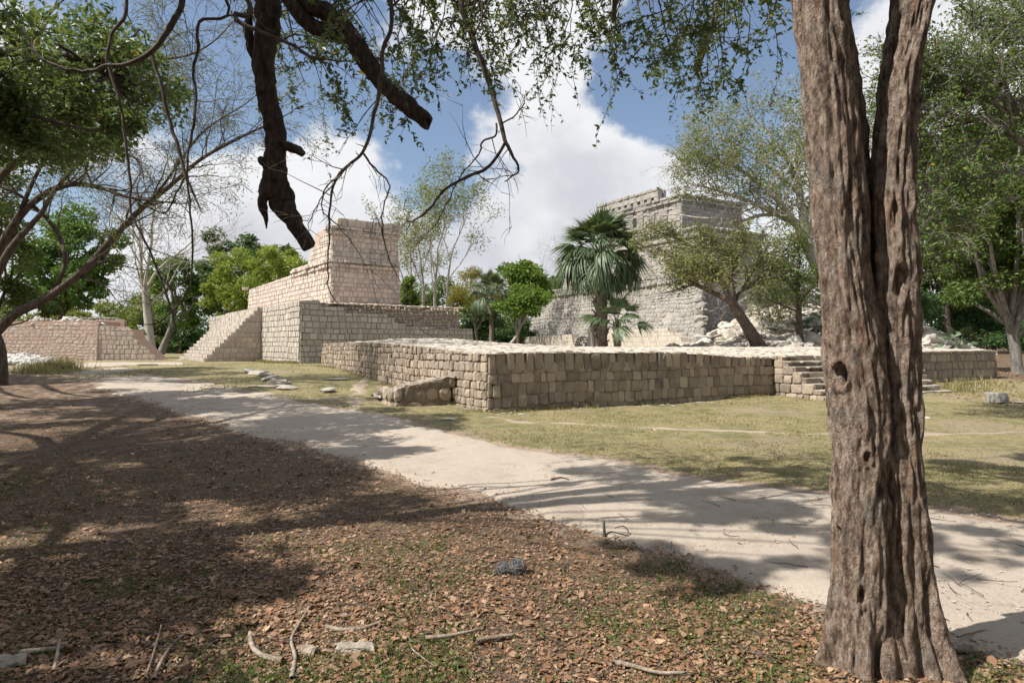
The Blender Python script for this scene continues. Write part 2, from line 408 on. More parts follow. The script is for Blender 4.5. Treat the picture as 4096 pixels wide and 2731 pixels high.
def wall(ms, o, e, L, zb, zt, ch, wr, mat, kind='cut', proud=.03, batter=0.0, seed=0, gap=.012, wav=0.0, hj=.12, z0=None, holes=(), core=None, core_mat=None, thick=.5, fill=.98, vary=0.0, trim=(1, 1), ein=.16):
    """courses of stones on a wall face. o start, e unit direction left->right seen from outside, zb/zt bottom and top along it"""
    g = np.random.default_rng(seed); e = np.asarray(e, float); n = np.array((e[1], -e[0])); o = np.asarray(o, float)
    az = math.atan2(e[1], e[0]); tl = -math.atan(batter); zmin = float(np.min(zb(np.linspace(0, L, 60)))); zmax = float(np.max(zt(np.linspace(0, L, 200))))
    if z0 is None: z0 = zmin
    z = zmin
    while z < zmax:
        h = ch * g.uniform(1 - hj, 1 + hj); s = -g.uniform(0, wr[0] * .5)
        while s < L:
            w = g.uniform(*wr); a, b = max(s, 0), min(s + w, L); s += w
            if b - a < wr[0] * .3: continue
            of_ = batter * (z + h / 2 - z0); lo_, hi_ = trim[0] * max(of_, 0), L - trim[1] * max(of_, 0)
            a, b = max(a, lo_), min(b, hi_)
            if b - a < wr[0] * .3: continue
            m = (a + b) / 2; top = float(zt(m)); bot = float(zb(m))
            zz = z + wav * float(vn(m * .5, z * .8 + seed)) ; hh = h * (1 + (g.uniform(-vary, vary) if vary else 0))
            if zz + hh < bot or zz > top - h * .35: continue
            if zz + hh > top: hh = top - zz
            if top - (zz + hh) < h * .35: hh = top - zz
            if any(ha < m < hb and hc < zz + hh / 2 < hd for ha, hb, hc, hd in holes): continue
            d = proud * g.uniform(.5, 1.5); dep = d + .10
            zc = zz + hh / 2; off = batter * (zc - z0)
            c = o + e * m - n * off - n * (dep - d)
            ms.put(kind, mat, (c[0], c[1], zc), (tl, g.normal() * .012 if kind != 'cut' else 0, az + g.normal() * .01), ((b - a - gap) * fill, dep, (hh - gap) * fill))
        z += h
    if core_mat is not None:
        N = max(8, int(L * 4)); ss = np.linspace(0, L, N); tb, tp = zb(ss) - .6, zt(ss) - .03
        def fr(zz, dd):
            q = np.maximum(batter * (zz - z0), 0) if batter > 0 else 0 * zz
            sc_ = np.clip(ss, trim[0] * q + min(ein, L * .1), L - trim[1] * q - min(ein, L * .1))
            return o + e * sc_[:, None] - n * (batter * (zz - z0) + dd)[:, None]
        V = np.vstack([np.column_stack([fr(tb, 0 * ss), tb]), np.column_stack([fr(tp, 0 * ss), tp]), np.column_stack([fr(tp, 0 * ss + thick), tp]), np.column_stack([fr(tb, 0 * ss + thick), tb])])
        i = np.arange(N - 1); Q = []
        for r in range(4):
            r2 = (r + 1) % 4; Q.append(np.stack([r * N + i, r * N + i + 1, r2 * N + i + 1, r2 * N + i], -1))
        Q = np.vstack(Q + [np.array([[0, N, 2 * N, 3 * N]]), np.array([[4 * N - 1, 3 * N - 1, 2 * N - 1, N - 1]])])
        core.add(V, Q)
# ------------------------------------------------------------------ ground
K2 = 4096 / 2352.0
def gline(pts): return np.array([on_ground(x * K2, y * K2)[:2] for x, y in pts])
LOW = np.vstack([[(12, .2), (8, 1.3), (4.6, 2.5)], gline([(2352, 1530), (2180, 1480), (1900, 1400), (1740, 1350), (1600, 1300), (1480, 1260), (1340, 1220), (1260, 1195), (1180, 1168), (1060, 1138), (960, 1110), (860, 1080), (760, 1048), (640, 1013), (520, 980), (420, 950), (330, 920), (240, 893), (185, 866), (165, 845)])])
UPP = np.vstack([[(15, 3.0), (11, 4.0), (7.6, 5.1)], gline([(2352, 1195), (2130, 1160), (1900, 1130), (1750, 1115), (1600, 1095), (1480, 1070), (1340, 1045), (1200, 1030), (1100, 1010), (1000, 985), (900, 957), (760, 935), (600, 905), (480, 880), (380, 866), (310, 852), (290, 843)])])
def resample(p, n):
    d = np.r_[0, np.cumsum(np.linalg.norm(np.diff(p, axis=0), axis=1))]; t = np.linspace(0, d[-1], n)
    return np.column_stack([np.interp(t, d, p[:, k]) for k in range(p.shape[1])])
NL = 700
LOWr, UPPr = resample(LOW, NL), resample(UPP, NL)
CEN = (LOWr + UPPr) / 2; HW = np.linalg.norm(UPPr - LOWr, axis=1) / 2
def path_side(X, Y):
    """signed: >0 beyond the path (lawn), <0 this side (litter); magnitude = metres outside the gravel, 0 inside"""
    P2 = np.column_stack([np.ravel(X), np.ravel(Y)]); out = np.zeros(len(P2)); c = CEN[::7]; lo, up = LOWr[::7], UPPr[::7]
    for a in range(0, len(P2), 20000):
        q = P2[a:a + 20000]; dl = ((q[:, None] - lo[None]) ** 2).sum(-1); du = ((q[:, None] - up[None]) ** 2).sum(-1)
        il = dl.argmin(1); iu = du.argmin(1); dl = np.sqrt(dl.min(1)); du = np.sqrt(du.min(1))
        tl = lo[np.minimum(il + 1, len(lo) - 1)] - lo[np.maximum(il - 1, 0)]; tu = up[np.minimum(iu + 1, len(up) - 1)] - up[np.maximum(iu - 1, 0)]
        sl_ = tl[:, 0] * (q[:, 1] - lo[il, 1]) - tl[:, 1] * (q[:, 0] - lo[il, 0])     # >0: litter side or beyond by orientation
        su = tu[:, 0] * (q[:, 1] - up[iu, 1]) - tu[:, 1] * (q[:, 0] - up[iu, 0])
        # travelling right->left: left of travel is this side (nearer the camera), right is the lawn
        near = sl_ > 0; far = su < 0
        out[a:a + 20000] = np.where(near, -dl, np.where(far, du, 0))
    return out.reshape(np.shape(X))

def axis_(fine0, fine1, step, far0, far1, grow=1.18):
    a = list(np.arange(fine0, fine1, step)); d = step; x = a[-1]
    while x < far1: d *= grow; x += d; a.append(x)
    d = step; x = fine0; b = []
    while x > far0: d *= grow; x -= d; b.append(x)
    return np.array(b[::-1] + a)
gx = axis_(-13, 13, .16, -900, 900); gy = axis_(2, 26, .13, -60, 1500)
GX, GY = np.meshgrid(gx, gy); GZ = ground(GX, GY) + .012 * fbm(GX * 2.3, GY * 2.3, o=2) * (1 - sstep(20, 30, GY))
sd = path_side(GX, GY)
inside = sd == 0
GZ = GZ - .012 * inside
mb = MB(); nx, ny = len(gx), len(gy); i = np.arange(ny - 1)[:, None] * nx; j = np.arange(nx - 1)[None]
mb.add(np.stack([GX, GY, GZ], -1), np.stack([i + j, i + j + 1, i + nx + j + 1, i + nx + j], -1))
m, t, b = mat_new('ground_soil_and_turf')
at = _n(t, 'ShaderNodeAttribute', attribute_name='zone'); sp = _n(t, 'ShaderNodeSeparateColor'); t.links.new(at.outputs['Color'], sp.inputs[0])
g = _n(t, 'ShaderNodeNewGeometry'); pos = g.outputs['Position']
nA, nB, nC = noise(t, pos, .55, 6, .65), noise(t, pos, 3.0, 7, .7), noise(t, pos, 26, 5, .7)
turf = mixc(t, rng_(t, nA, .38, .60), (.15, .145, .06), (.29, .235, .12))
turf = mixc(t, rng_(t, nB, .40, .66), turf, (.34, .285, .16))
turf = mixc(t, rng_(t, noise(t, pos, .35, 5, .6, 3.0), .54, .66, 0, .85), turf, (.31, .245, .175))
turf = mixc(t, rng_(t, nC, .38, .60, .6, 0), turf, (.06, .062, .022))
soil = mixc(t, rng_(t, nB, .35, .65), (.13, .082, .052), (.235, .165, .11))
soil = mixc(t, rng_(t, nC, .42, .62, .7, 0), soil, (.05, .034, .022))
bare = mixc(t, rng_(t, nB, .35, .7), (.24, .175, .128), (.34, .265, .205))
jit = mth(t, 'MULTIPLY', mth(t, 'SUBTRACT', nB, .5), .9)
c = mixc(t, rng_(t, mth(t, 'ADD', sp.outputs['Red'], jit), .4, .6), turf, soil)
c = mixc(t, rng_(t, mth(t, 'ADD', sp.outputs['Green'], jit), .4, .62), c, bare)
t.links.new(c, b.inputs['Base Color']); bump(t, b, mth(t, 'ADD', nC, mth(t, 'MULTIPLY', nB, .6)), .7, .05)
GROUND = mb.build('ground', m, None, True); tag(GROUND, kind='structure')
ca = GROUND.data.color_attributes.new('zone', 'FLOAT_COLOR', 'POINT')
litter = ((sd < 0) & (GX > -60)).astype(float) * (1 - sstep(22, 34, GY)) + (GY < 2.5)
litter = np.clip(litter + sstep(14, 17, GX) * sstep(20, 30, GY), 0, 1)          # leaf-strewn soil under the wood at the right
dirt = np.clip(1 - np.abs(np.where(inside, 0, sd)) / .55, 0, 1) * .78
dirt = np.maximum(dirt, sstep(-6.5, -9.5, GX) * (sd < 0) * sstep(8, 13, GY) * .45)
cols = np.stack([litter, dirt, 0 * litter, 1 + 0 * litter], -1).reshape(-1)
ca.data.foreach_set('color', cols.astype(np.float32))

def gravel_mat(name, a, b_, c_):
    m, t, b = mat_new(name); g = _n(t, 'ShaderNodeNewGeometry'); pos = g.outputs['Position']
    c = mixc(t, rng_(t, noise(t, pos, 1.1, 6, .65), .3, .7), a, b_)
    vo = _n(t, 'ShaderNodeTexVoronoi'); vo.inputs['Scale'].default_value = 45; t.links.new(pos, vo.inputs['Vector'])
    c = mixc(t, .28, c, ramp(t, vo.outputs['Distance'], [(.1, (.53, .46, .385)), (.55, (.30, .245, .195))]))
    c = mixc(t, rng_(t, noise(t, pos, 5.5, 7, .72), .54, .66, 0, .6), c, c_)
    c = mixc(t, rng_(t, noise(t, pos, .9, 7, .7, 4.0), .52, .66, 0, .6), c, c_)
    t.links.new(c, b.inputs['Base Color'])
    bump(t, b, mth(t, 'ADD', noise(t, pos, 30, 6, .75), mth(t, 'MULTIPLY', noise(t, pos, 3, 5, .6), 1.4)), .55, .03)
    return m
M['gravel'] = gravel_mat('pale_gravel', (.375, .322, .266), (.43, .375, .315), (.265, .21, .162))
M['trail'] = gravel_mat('trodden_soil', (.29, .235, .172), (.34, .28, .215), (.24, .19, .135))
def strip(name, lo, up, mat, na=9, h=.006, edge=.12, seed=0):
    n = len(lo); tt = np.linspace(0, 1, na)[None, :, None]
    s = np.arange(n)
    amp = edge * np.clip(CEN[:n, 1] if False else lo[:, 1] / 9, .5, 2.2)
    e0 = amp * (fbm(lo[:, 0] * 1.3, lo[:, 1] * 1.3 + seed, o=4)); e1 = amp * (fbm(up[:, 0] * 1.3 + 50, up[:, 1] * 1.3 + seed, o=4))
    d = up - lo; d = d / (np.linalg.norm(d, axis=1, keepdims=True) + 1e-9)
    L_, U_ = lo + d * e0[:, None], up + d * e1[:, None]
    pts = L_[:, None] * (1 - tt) + U_[:, None] * tt
    Z = ground(pts[..., 0], pts[..., 1]) + h + .012 * fbm(pts[..., 0] * 1.7, pts[..., 1] * 1.7, o=3)
    Z[:, 0] -= .045; Z[:, -1] -= .045
    mb = MB(); i = np.arange(n - 1)[:, None] * na; j = np.arange(na - 1)[None]
    mb.add(np.concatenate([pts, Z[..., None]], -1), np.stack([i + j, i + na + j, i + na + j + 1, i + j + 1], -1))
    o = mb.build(name, M[mat], None, True)
    if np.mean([p.normal.z for p in list(o.data.polygons)[:50]]) < 0: o.data.flip_normals()
    return tag(o, kind='structure')
strip('gravel_path', LOWr, UPPr, 'gravel', 17, .014, .20)
fl = resample(gline([(160, 848), (220, 841), (300, 838), (420, 838)]), 120); fu = resample(gline([(150, 838), (220, 832), (300, 831), (420, 832)]), 120)
strip('gravel_forecourt', fl, fu, 'gravel', 9, .022, .1)
def trail(name, pts, w):
    p = resample(smooth_path(gline(pts), 6), 260); T = np.gradient(p, axis=0); T /= np.linalg.norm(T, axis=1, keepdims=True)
    nrm = np.column_stack([-T[:, 1], T[:, 0]]); return strip(name, p - nrm * w, p + nrm * w, 'trail', 5, .010, .10, 7)
trail('foot_trail', [(1120, 955), (1190, 968), (1340, 975), (1500, 983), (1700, 991), (1900, 998), (2130, 998), (2352, 992)], .13)
trail('foot_trail', [(830, 935), (820, 905), (835, 880), (850, 862), (872, 850)], .26)

# ------------------------------------------------------------------ the low stone platform
def hit(px, o, e):
    r = ray(px); return (r * o[1] - o[0]) / (e[0] - r * e[1])
def pxprof(o, e, pts, fn=prof):
    out = []
    for px, py in pts:
        s = hit(px, o, e); y = o[1] + e[1] * s; out.append((s, EYE + (HZ - py) / F * y))
    return fn(*out)
gb = lambda o, e, d=.12: (lambda s: ground(o[0] + e[0] * np.asarray(s, float), o[1] + e[1] * np.asarray(s, float)) - d)
KC = np.array((-.59, 15.7)); eR = np.array((.8944, .4472)); eL = np.array((.4472, -.8944)); LA, LB = 21.5, 22.0
A0 = KC - eL * LA
plat = thing('low_stone_platform', 'long low platform walled in weathered limestone blocks beside the gravel path', 'platform', (KC[0], KC[1], 0))
ms = Masonry(plat, limit=300); core = Cores()
zL = pxprof(A0, eL, [(1322, 1373), (1452, 1368), (1553, 1373), (1622, 1379), (1702, 1387), (1781, 1399), (1888, 1411), (1952, 1411)])
zR = pxprof(KC, eR, [(1952, 1411), (2068, 1406), (2603, 1406), (2804, 1412), (2938, 1424), (3095, 1430), (3300, 1420), (3660, 1404), (3985, 1399)])
nR = np.array((eR[1], -eR[0])); nLf = np.array((eL[1], -eL[0]))
sS = hit(3095, KC, eR); SW = 5.84
wall(ms, A0, eL, LA, gb(A0, eL), zL, .235, (.15, .34), 'plat_stone', 'worn', .055, .02, 11, wav=.05, hj=.25, core=core, core_mat=1, vary=.12, fill=1.0)
wall(ms, KC, eR, sS, gb(KC, eR), lambda s: zR(s) - .27, .262, (.17, .40), 'plat_stone', 'worn', .035, .02, 12, wav=.05, hj=.22, core=core, core_mat=1, vary=.10, fill=1.03, gap=.004)
wall(ms, KC, eR, sS, lambda s: zR(s) - .27, lambda s: zR(s) + .035 * vn(np.asarray(s) * 3.1, 2.0), .42, (.19, .33), 'plat_stone', 'worn', .05, .02, 13, z0=0)
o2 = KC + eR * (sS + SW)
wall(ms, o2, eR, LB - sS - SW, gb(o2, eR), lambda s: zR(np.asarray(s) + sS + SW), .27, (.2, .38), 'plat_stone', 'worn', .03, .04, 14, wav=.03, hj=.2, core=core, core_mat=1)
oe = KC + eR * LB; ee = -eL
wall(ms, oe, ee, 8.0, gb(oe, ee), const(float(zR(LB)) - .05), .27, (.2, .38), 'plat_stone', 'worn', .03, .04, 15, core=core, core_mat=1)
core.build('wall_core', M['plat_mortar'], plat)
# corner quoins
ms.emit()
# paved top, humped towards the far left
na, nb = 110, 110
av = np.linspace(-.02, LA, na) ** 1.0; bv = np.linspace(-.02, LB, nb); AA, BB = np.meshgrid(av, bv, indexing='ij')
def ztop(a, b):
    a = np.asarray(a, float); b = np.asarray(b, float)
    wa, wb = 1 / (np.maximum(a, 0) + .05) ** 1.3, 1 / (np.maximum(b, 0) + .05) ** 1.3
    edge = (zR(b) * wa + zL(LA - a) * wb) / (wa + wb)
    k = np.minimum(np.maximum(a, 0), np.maximum(b, 0))
    z = edge * np.exp(-k / 3.0) + (1.56) * (1 - np.exp(-k / 3.0)) + .36 * np.exp(-((a - 14) / 5.5) ** 2 - ((b - 3.5) / 3.5) ** 2) * (1 - np.exp(-k / .8))
    return z - .015 * np.exp(-k / .15) + .02 * vn(a * .8, b * .8) * (1 - np.exp(-k))
XY = KC + AA[..., None] * (-eL) + BB[..., None] * eR - 0
XY = XY + (-nR) * .0
mb = MB(); i = np.arange(na - 1)[:, None] * nb; j = np.arange(nb - 1)[None]
mb.add(np.concatenate([XY, ztop(AA, BB)[..., None] - .02], -1), np.stack([i + j, i + j + 1, i + nb + j + 1, i + nb + j], -1))
tp = mb.build('paved_top', M['top_mortar'], plat, True)
if tp.data.polygons[50].normal.z < 0: tp.data.flip_normals()
ms = Masonry(plat, 'paving_stone', 'paving_cobbles', limit=300)
g = np.random.default_rng(21)
a = .18
while a < LA - .3:
    st = .30 + .016 * a; b = .2
    while b < LB - .2:
        w = st * g.uniform(.75, 1.25); aa = a + g.uniform(-.1, .1); bb = b + g.uniform(-.08, .08)
        p = KC - eL * aa + eR * bb; z = float(ztop(aa, bb))
        ms.put('slab', 'top_stone', (p[0], p[1], z - .025), (g.normal() * .05, g.normal() * .05, g.uniform(0, 6.28)), (w * g.uniform(.8, 1.25), w * g.uniform(.7, 1.05), .16 * g.uniform(.5, 1.2)))
        b += w * 1.02
    a += st * .95
ms.emit()

# stairway on the right wall
st_ = thing('platform_stairway', 'narrow block stairway climbing the platform wall behind the big trunk', 'stairs', (*(KC + eR * (sS + SW / 2)), 0))
ms = Masonry(st_, limit=300); o = KC + eR * sS; NS = 8; DEP = 1.8; zt0 = 1.30; rise = zt0 / NS; run = DEP / NS
for k in range(NS):
    out = DEP - run * k; zz = rise * (k + 1) + .02; mb = MB()
    box(mb, (*(o + eR * SW / 2 - nR * .1), zz - rise - (.4 if k == 0 else 0)), eR, SW - .04, rise - .01 + (.4 if k == 0 else 0), out + .06)
    mb.build('step', M['plat_mortar'], st_)
    wall(ms, o + nR * (out - .02), eR, SW, const(zz - rise - .02), const(zz), rise + .02, (.45, .9), 'plat_stone', 'cut', .07, 0, 30 + k, hj=0)
    wall(ms, o + nR * (out - run - .02), eR, SW, const(zz - .06), const(zz + .004), .064, (.45, .9), 'top_stone', 'cut', run + .075, 0, 300 + k, hj=0, gap=.008)
of = o + nR * DEP                                                    # lit flank, seen left->right from its outer side: wall -> toe
ef = nR
wall(ms, o, ef, DEP, const(-.1), lambda s: zt0 - np.floor(np.clip(np.asarray(s), 0, DEP - .01) / run) * rise + .02, .26, (.2, .42), 'plat_stone', 'worn', .035, 0, 50, hj=.25, fill=1.0)
ms.emit()

# low broken bench of stones against the platform's sunny face
sB = LA - 2.0; q0 = A0 + eL * sB; bench = thing('broken_stone_bench', 'low broken stone bench jutting from the sunny wall of the long platform', 'stone bench', (*q0, 0))
ms = Masonry(bench, limit=300); core = Cores(); gq = float(ground(*q0))
nl = nLf                                                            # outwards from the sunny wall
wall(ms, q0 + nl * 1.75, -nl, 1.75, const(-.15), prof((0, .52), (.9, .68), (1.75, .84)), .31, (.30, .50), 'plat_stone', 'round', .05, .03, 61, hj=.15, core=core, core_mat=1)
q1 = q0 - eL * 2.6
wall(ms, q1 + nl * 1.45, eL, 1.5, const(-.1), prof((0, .42), (1.5, .36)), .28, (.3, .45), 'plat_stone', 'round', .06, .05, 62, hj=.2, core=core, core_mat=1)
wall(ms, q0 - eL * 1.1 + nl * 1.75, eL, 1.1, const(-.15), const(.52), .30, (.30, .45), 'plat_stone', 'round', .05, .03, 63, core=core, core_mat=1)
core.build('wall_core', M['plat_mortar'], bench)
na, nb = 24, 22; U, V_ = np.meshgrid(np.linspace(0, 1, na), np.linspace(0, 1, nb), indexing='ij')
Xb = q0[0] - eL[0] * U * 2.6 + nl[0] * V_ * 1.72; Yb = q0[1] - eL[1] * U * 2.6 + nl[1] * V_ * 1.72
Zb = (.82 - .34 * V_ ** 1.1) * (1 - .3 * U) * (1 - .42 * sstep(.45, .5, U) * sstep(.5, .6, V_)) + .07 * fbm(Xb * 3, Yb * 3, o=3) - .03
mb = MB(); i = np.arange(na - 1)[:, None] * nb; j = np.arange(nb - 1)[None]
mb.add(np.stack([Xb, Yb, Zb], -1), np.stack([i + j, i + j + 1, i + nb + j + 1, i + nb + j], -1)); tp = mb.build('rough_top', M['dark_rock'], bench)
for k in range(46):
    u, v = g.uniform(0, 1), g.uniform(.05, .95); z = (.82 - .34 * v ** 1.1) * (1 - .3 * u) * (1 - .42 * (u > .47) * (v > .55))
    w = g.uniform(.16, .36); p = q0 - eL * u * 2.6 + nl * v * 1.7
    ms.put('slab', 'dark_rock', (*p, z - .02), (g.normal() * .15, g.normal() * .15, g.uniform(0, 6)), (w * 1.3, w, w * .6))
ms.emit()

# ------------------------------------------------------------------ the stepped temple on the left
TC = np.array((-13.1, 40.0)); eS = np.array((.8147, .5799)); eT = np.array((.5735, -.8192)); nT = np.array((eT[1], -eT[0])); nS = np.array((eS[1], -eS[0]))
LT = 29.4; E0 = TC - eT * LT; zT = 4.45
temple = thing('stepped_stone_temple', 'tall pinkish stone building with a ruined tower and a steep side stairway', 'building', (*TC, .3))
ms = Masonry(temple, limit=300); core = Cores(); pcore = Cores()
J0 = LT - 9.03; J1 = LT - 19.9                                        # stairway between these along the sunny face
wall(ms, E0, eT, LT, const(.1), const(zT), .36, (.17, .46), 'terr_stone', 'cut', .055, .025, 71, hj=.2, wav=.06, gap=.03, vary=.06, holes=[(J1, J0, -1, 4.2)], core=core, core_mat=1, thick=1.0)
LSl = hit(1898, TC, eS); LSu = hit(1862, TC, eS)
dressed = pxprof(TC, eS, [(1196, 1199), (1281, 1199.1), (1282, 1228), (1373, 1228), (1374, 1251), (1546, 1254), (1547, 1268), (1582, 1268), (1583, 1288), (1611, 1289), (1612, 1305), (1727, 1306), (1728, 1311), (1899, 1314)])
wall(ms, TC, eS, LSl, const(.1), dressed, .37, (.22, .56), 'terr_stone', 'cut', .05, .04, 72, hj=.2, wav=.03, gap=.03, vary=.05, core=core, core_mat=1, thick=1.2)
oc = TC - nS * .38
wall(ms, oc + eS * .6, eS, LSu - .6, const(2.2), lambda s: 4.30 + .05 * vn(np.asarray(s) * 1.5, 4.0), .20, (.16, .42), 'core_stone', 'round', .11, .06, 73, hj=.35, wav=.09, z0=.1, core=core, core_mat=1, thick=1.0, vary=.3)
wall(ms, oc + eS * 2.0, eS, LSu - 2.0, const(4.28), lambda s: 4.42 + .03 * vn(np.asarray(s) * 2, 7.0), .14, (.25, .5), 'tower_stone', 'field', .16, .0, 74, z0=4.3)
mbt = MB(); pp = [E0, TC, TC + eS * LSu, TC + eS * LSu - eT * LT]
mbt.add([(*p, 4.36) for p in (E0 - nT * .3, TC - nT * .3 - nS * .5, TC + eS * (LSu - .3) - nS * .7, TC + eS * (LSu - .3) - eT * LT)], [(0, 1, 2, 3)]); mbt.build('terrace_floor', M['tower_mortar'], temple)
# side stairway
Jp = TC - eT * 9.03; NST = 16; RS = (zT - .25) / NST; RN = 4.07 / NST; SWD = 10.87
for k in range(NST):
    out = 4.07 - RN * k; z1 = .25 + RS * (k + 1); mb = MB(); low = 1.0 if k == 0 else .06
    box(mb, (*(Jp - eT * SWD / 2 - nT * .1), z1 - RS - low), eT, SWD - .02, RS + low - .015, out + .07)
    mb.build('step', M['tower_mortar'], temple)
    wall(ms, Jp - eT * SWD + nT * (out - .03), eT, SWD, const(z1 - RS), const(z1), RS, (.2, .36), 'terr_stone', 'cut', .05, 0, 80 + k, hj=0, gap=.015)
wall(ms, Jp + nT * 4.07, eS, 4.07, const(.0), lambda s: .25 + RS * (1 + np.floor(np.clip(np.asarray(s), 0, 4.06) / RN)), .36, (.30, .48), 'terr_stone', 'worn', .035, 0, 100, hj=.12, wav=.03, gap=.02)
# upper storey
UC = np.array((-12.5, 44.9)); LU = 24.0; U0 = UC - eT * LU
z2 = 7.35
def upx(px): return hit(px, U0, eT)
prU = prof((0, 7.2), (upx(1229), 7.45), (upx(1229.5), 8.95 - .4), (upx(1240), 8.6), (upx(1240.5), 9.0), (upx(1269), 9.05), (upx(1270), 9.55), (upx(1300), 9.6), (LU, 9.62))
wall(ms, U0, eT, LU, const(4.4), prU, .34, (.16, .42), 'tower_stone', 'cut', .05, .035, 111, hj=.2, wav=.04, gap=.028, vary=.05, core=pcore, core_mat=1, thick=1.2)
LR = hit(1603, UC, eS)
wall(ms, UC, eS, LR, const(4.4), const(9.62), .36, (.20, .54), 'tower_stone', 'worn', .045, .035, 112, hj=.22, wav=.03, gap=.03, vary=.08, core=pcore, core_mat=1, thick=1.2)
er = -eT; orr = UC + eS * LR
wall(ms, orr, er, 8, const(4.4), const(9.62), .36, (.26, .46), 'tower_stone', 'cut', .03, .035, 113, core=pcore, core_mat=1, thick=1.2)
s16 = upx(1165)
for (za, zb_, pr_, bt) in ((7.12, 7.34, .19, 0), (7.44, 7.66, .24, 0), (7.66, 7.84, .06, 0), (9.42, 9.60, .16, 0), (9.60, 9.78, .07, 0), (9.78, 9.98, .22, 0)):
    s0 = s16 if za < 8 else upx(1296); bo = .035 * (za - 4.4)
    if za < 9.6 or True:
        wall(ms, U0 - nT * bo + eT * s0, eT, LU - s0 - bo * .3, const(za), const(zb_), zb_ - za, (.3, .6), 'tower_stone', 'cut', pr_, 0, int(za * 100), hj=0, core=pcore, core_mat=1, thick=.6)
    wall(ms, UC - nS * bo - eS * (.0), eS, LR, const(za), const(zb_), zb_ - za, (.3, .6), 'tower_stone', 'cut', pr_, 0, int(za * 100) + 3, hj=0, core=pcore, core_mat=1, thick=.6)
sP = hit(1349, UC, eS)
wall(ms, UC - nS * .18 + eS * sP, eS, LR - sP + .15, const(9.98), lambda s: 10.56 + .05 * vn(np.asarray(s) * 2.2, 3.0), .62, (.34, .52), 'tower_stone', 'worn', .05, -.32, 131, hj=0, z0=9.98, core=pcore, core_mat=1, thick=.9)
box(pcore, (*(UC + eS * LR / 2 - nS * 4.2), 9.0), eS, LR - .5, .95, 3.6)
box(pcore, (*((U0 + eT * (LU - 2.6) - nT * 3.6)), 4.4), eT, 4.8, 5.1, 3.1)
core.build('wall_core', M['terr_mortar'], temple); pcore.build('pink_wall_core', M['tower_mortar'], temple)
ms.put('worn', 'tower_stone', (*(U0 + eT * .1), 7.3), (0, 0, math.atan2(eT[1], eT[0])), (.5, .5, .28))
ms.emit()

# ------------------------------------------------------------------ red-mortared ruin at the far left
Y0 = 50.0
lo = np.array((ray(-60) * Y0, Y0)); le = np.array((1.0, .0)); LL = ray(388) * Y0 - lo[0]
ruin = thing('red_mortar_ruin', 'long pinkish rubble wall with a sloping dressed end beyond the gravel path', 'ruin', (lo[0] + LL, Y0, .4))
ms = Masonry(ruin, limit=300); core = Cores()
zq = pxprof(lo, le, [(-60, 1300), (80, 1298), (220, 1291), (390, 1291)])
wall(ms, lo, le, LL, const(.3), zq, .27, (.25, .62), 'left_stone', 'worn', .016, .05, 141, hj=.25, wav=.10, gap=.05, core=core, core_mat=1, thick=2.5, vary=.25, fill=.93, trim=(0, 0), ein=0)
l2 = np.array((ray(386) * 50.12, 50.12)); e2 = np.array((.995, .0998)); L2 = hit(642, l2, e2)
zq2 = pxprof(l2, e2, [(392, 1302), (468, 1303), (469, 1313), (529, 1314), (530, 1347), (641, 1449)])
wall(ms, l2, e2, L2, const(.3), zq2, .36, (.30, .52), 'left_stone', 'cut', .03, .02, 142, hj=.15, wav=.05, gap=.035, core=core, core_mat=1, thick=2.0, trim=(0, 0), ein=0)
g = np.random.default_rng(143)
box(core, (ray(410) * 54, 54.0, .3), (1, 0), 4.0, 3.45, .3); 
wall(ms, np.array((ray(318) * 53.8, 53.8)), le, 3.9, const(2.9), prof((0, 4.0), (3.0, 4.02), (3.9, 3.7)), .25, (.2, .5), 'dark_rock', 'field', .06, .0, 144, hj=.25, gap=.03, vary=.2)
for k in range(210):
    px = g.uniform(120, 420); d = g.uniform(.3, 3.3); h = 3.38 + .62 * sstep(.2, 2.2, d) * (1 - sstep(330, 430, px)) * (.7 + .3 * math.sin(px * .05)); w = g.uniform(.22, .55)
    ms.put('rock', 'white_rock' if g.random() < .35 else 'rock', (ray(px) * (Y0 + d), Y0 + d, h - .1), (g.normal() * .3, g.normal() * .3, g.uniform(0, 6)), (w * 1.3, w, w * .8))
core.build('wall_core', M['left_mortar'], ruin)
fillm = MB(); box(fillm, (ray(250) * 53.4, 53.4, .3), (1, 0), 9.5, 3.25, 3.0); fillm.build('rubble_fill', M['left_mortar'], ruin)
ms.emit()

# ------------------------------------------------------------------ the great temple on the right
BC = np.array((16.1, 55.0)); eF = np.array((.5145, -.8575)); eG = np.array((.8575, .5145)); nF = np.array((eF[1], -eF[0])); nG = np.array((eG[1], -eG[0]))
LF = 28.6; F0 = BC - eF * LF
great = thing('great_terraced_temple', 'grey temple on a high battered base with a roof comb of square openings', 'temple', (*BC, 1.0))
ms = Masonry(great, limit=300); core = Cores()
zM = 7.3; bt = .20
wall(ms, F0, eF, LF, const(.9), const(zM), .33, (.30, .75), 'temple_stone', 'field', .06, bt, 151, hj=.3, wav=.16, gap=.03, z0=1.0, core=core, core_mat=1, thick=2.0, vary=.22,
     holes=[(hit(2655, F0, eF) - .5, hit(2655, F0, eF) + .45, 4.0, 4.7), (hit(2238, F0, eF) - .5, hit(2238, F0, eF) + .5, 4.0, 4.5)])
wall(ms, BC, eG, 16, const(.9), const(zM), .33, (.30, .75), 'temple_stone', 'field', .06, bt, 152, hj=.3, wav=.16, gap=.03, z0=1.0, core=core, core_mat=1, thick=2.0, vary=.22)
wall(ms, F0 + eG * 16, -eG, 16, const(.9), const(zM), .4, (.4, .75), 'temple_stone', 'field', .08, bt, 153, z0=1.0, core=core, core_mat=1, thick=2.0)
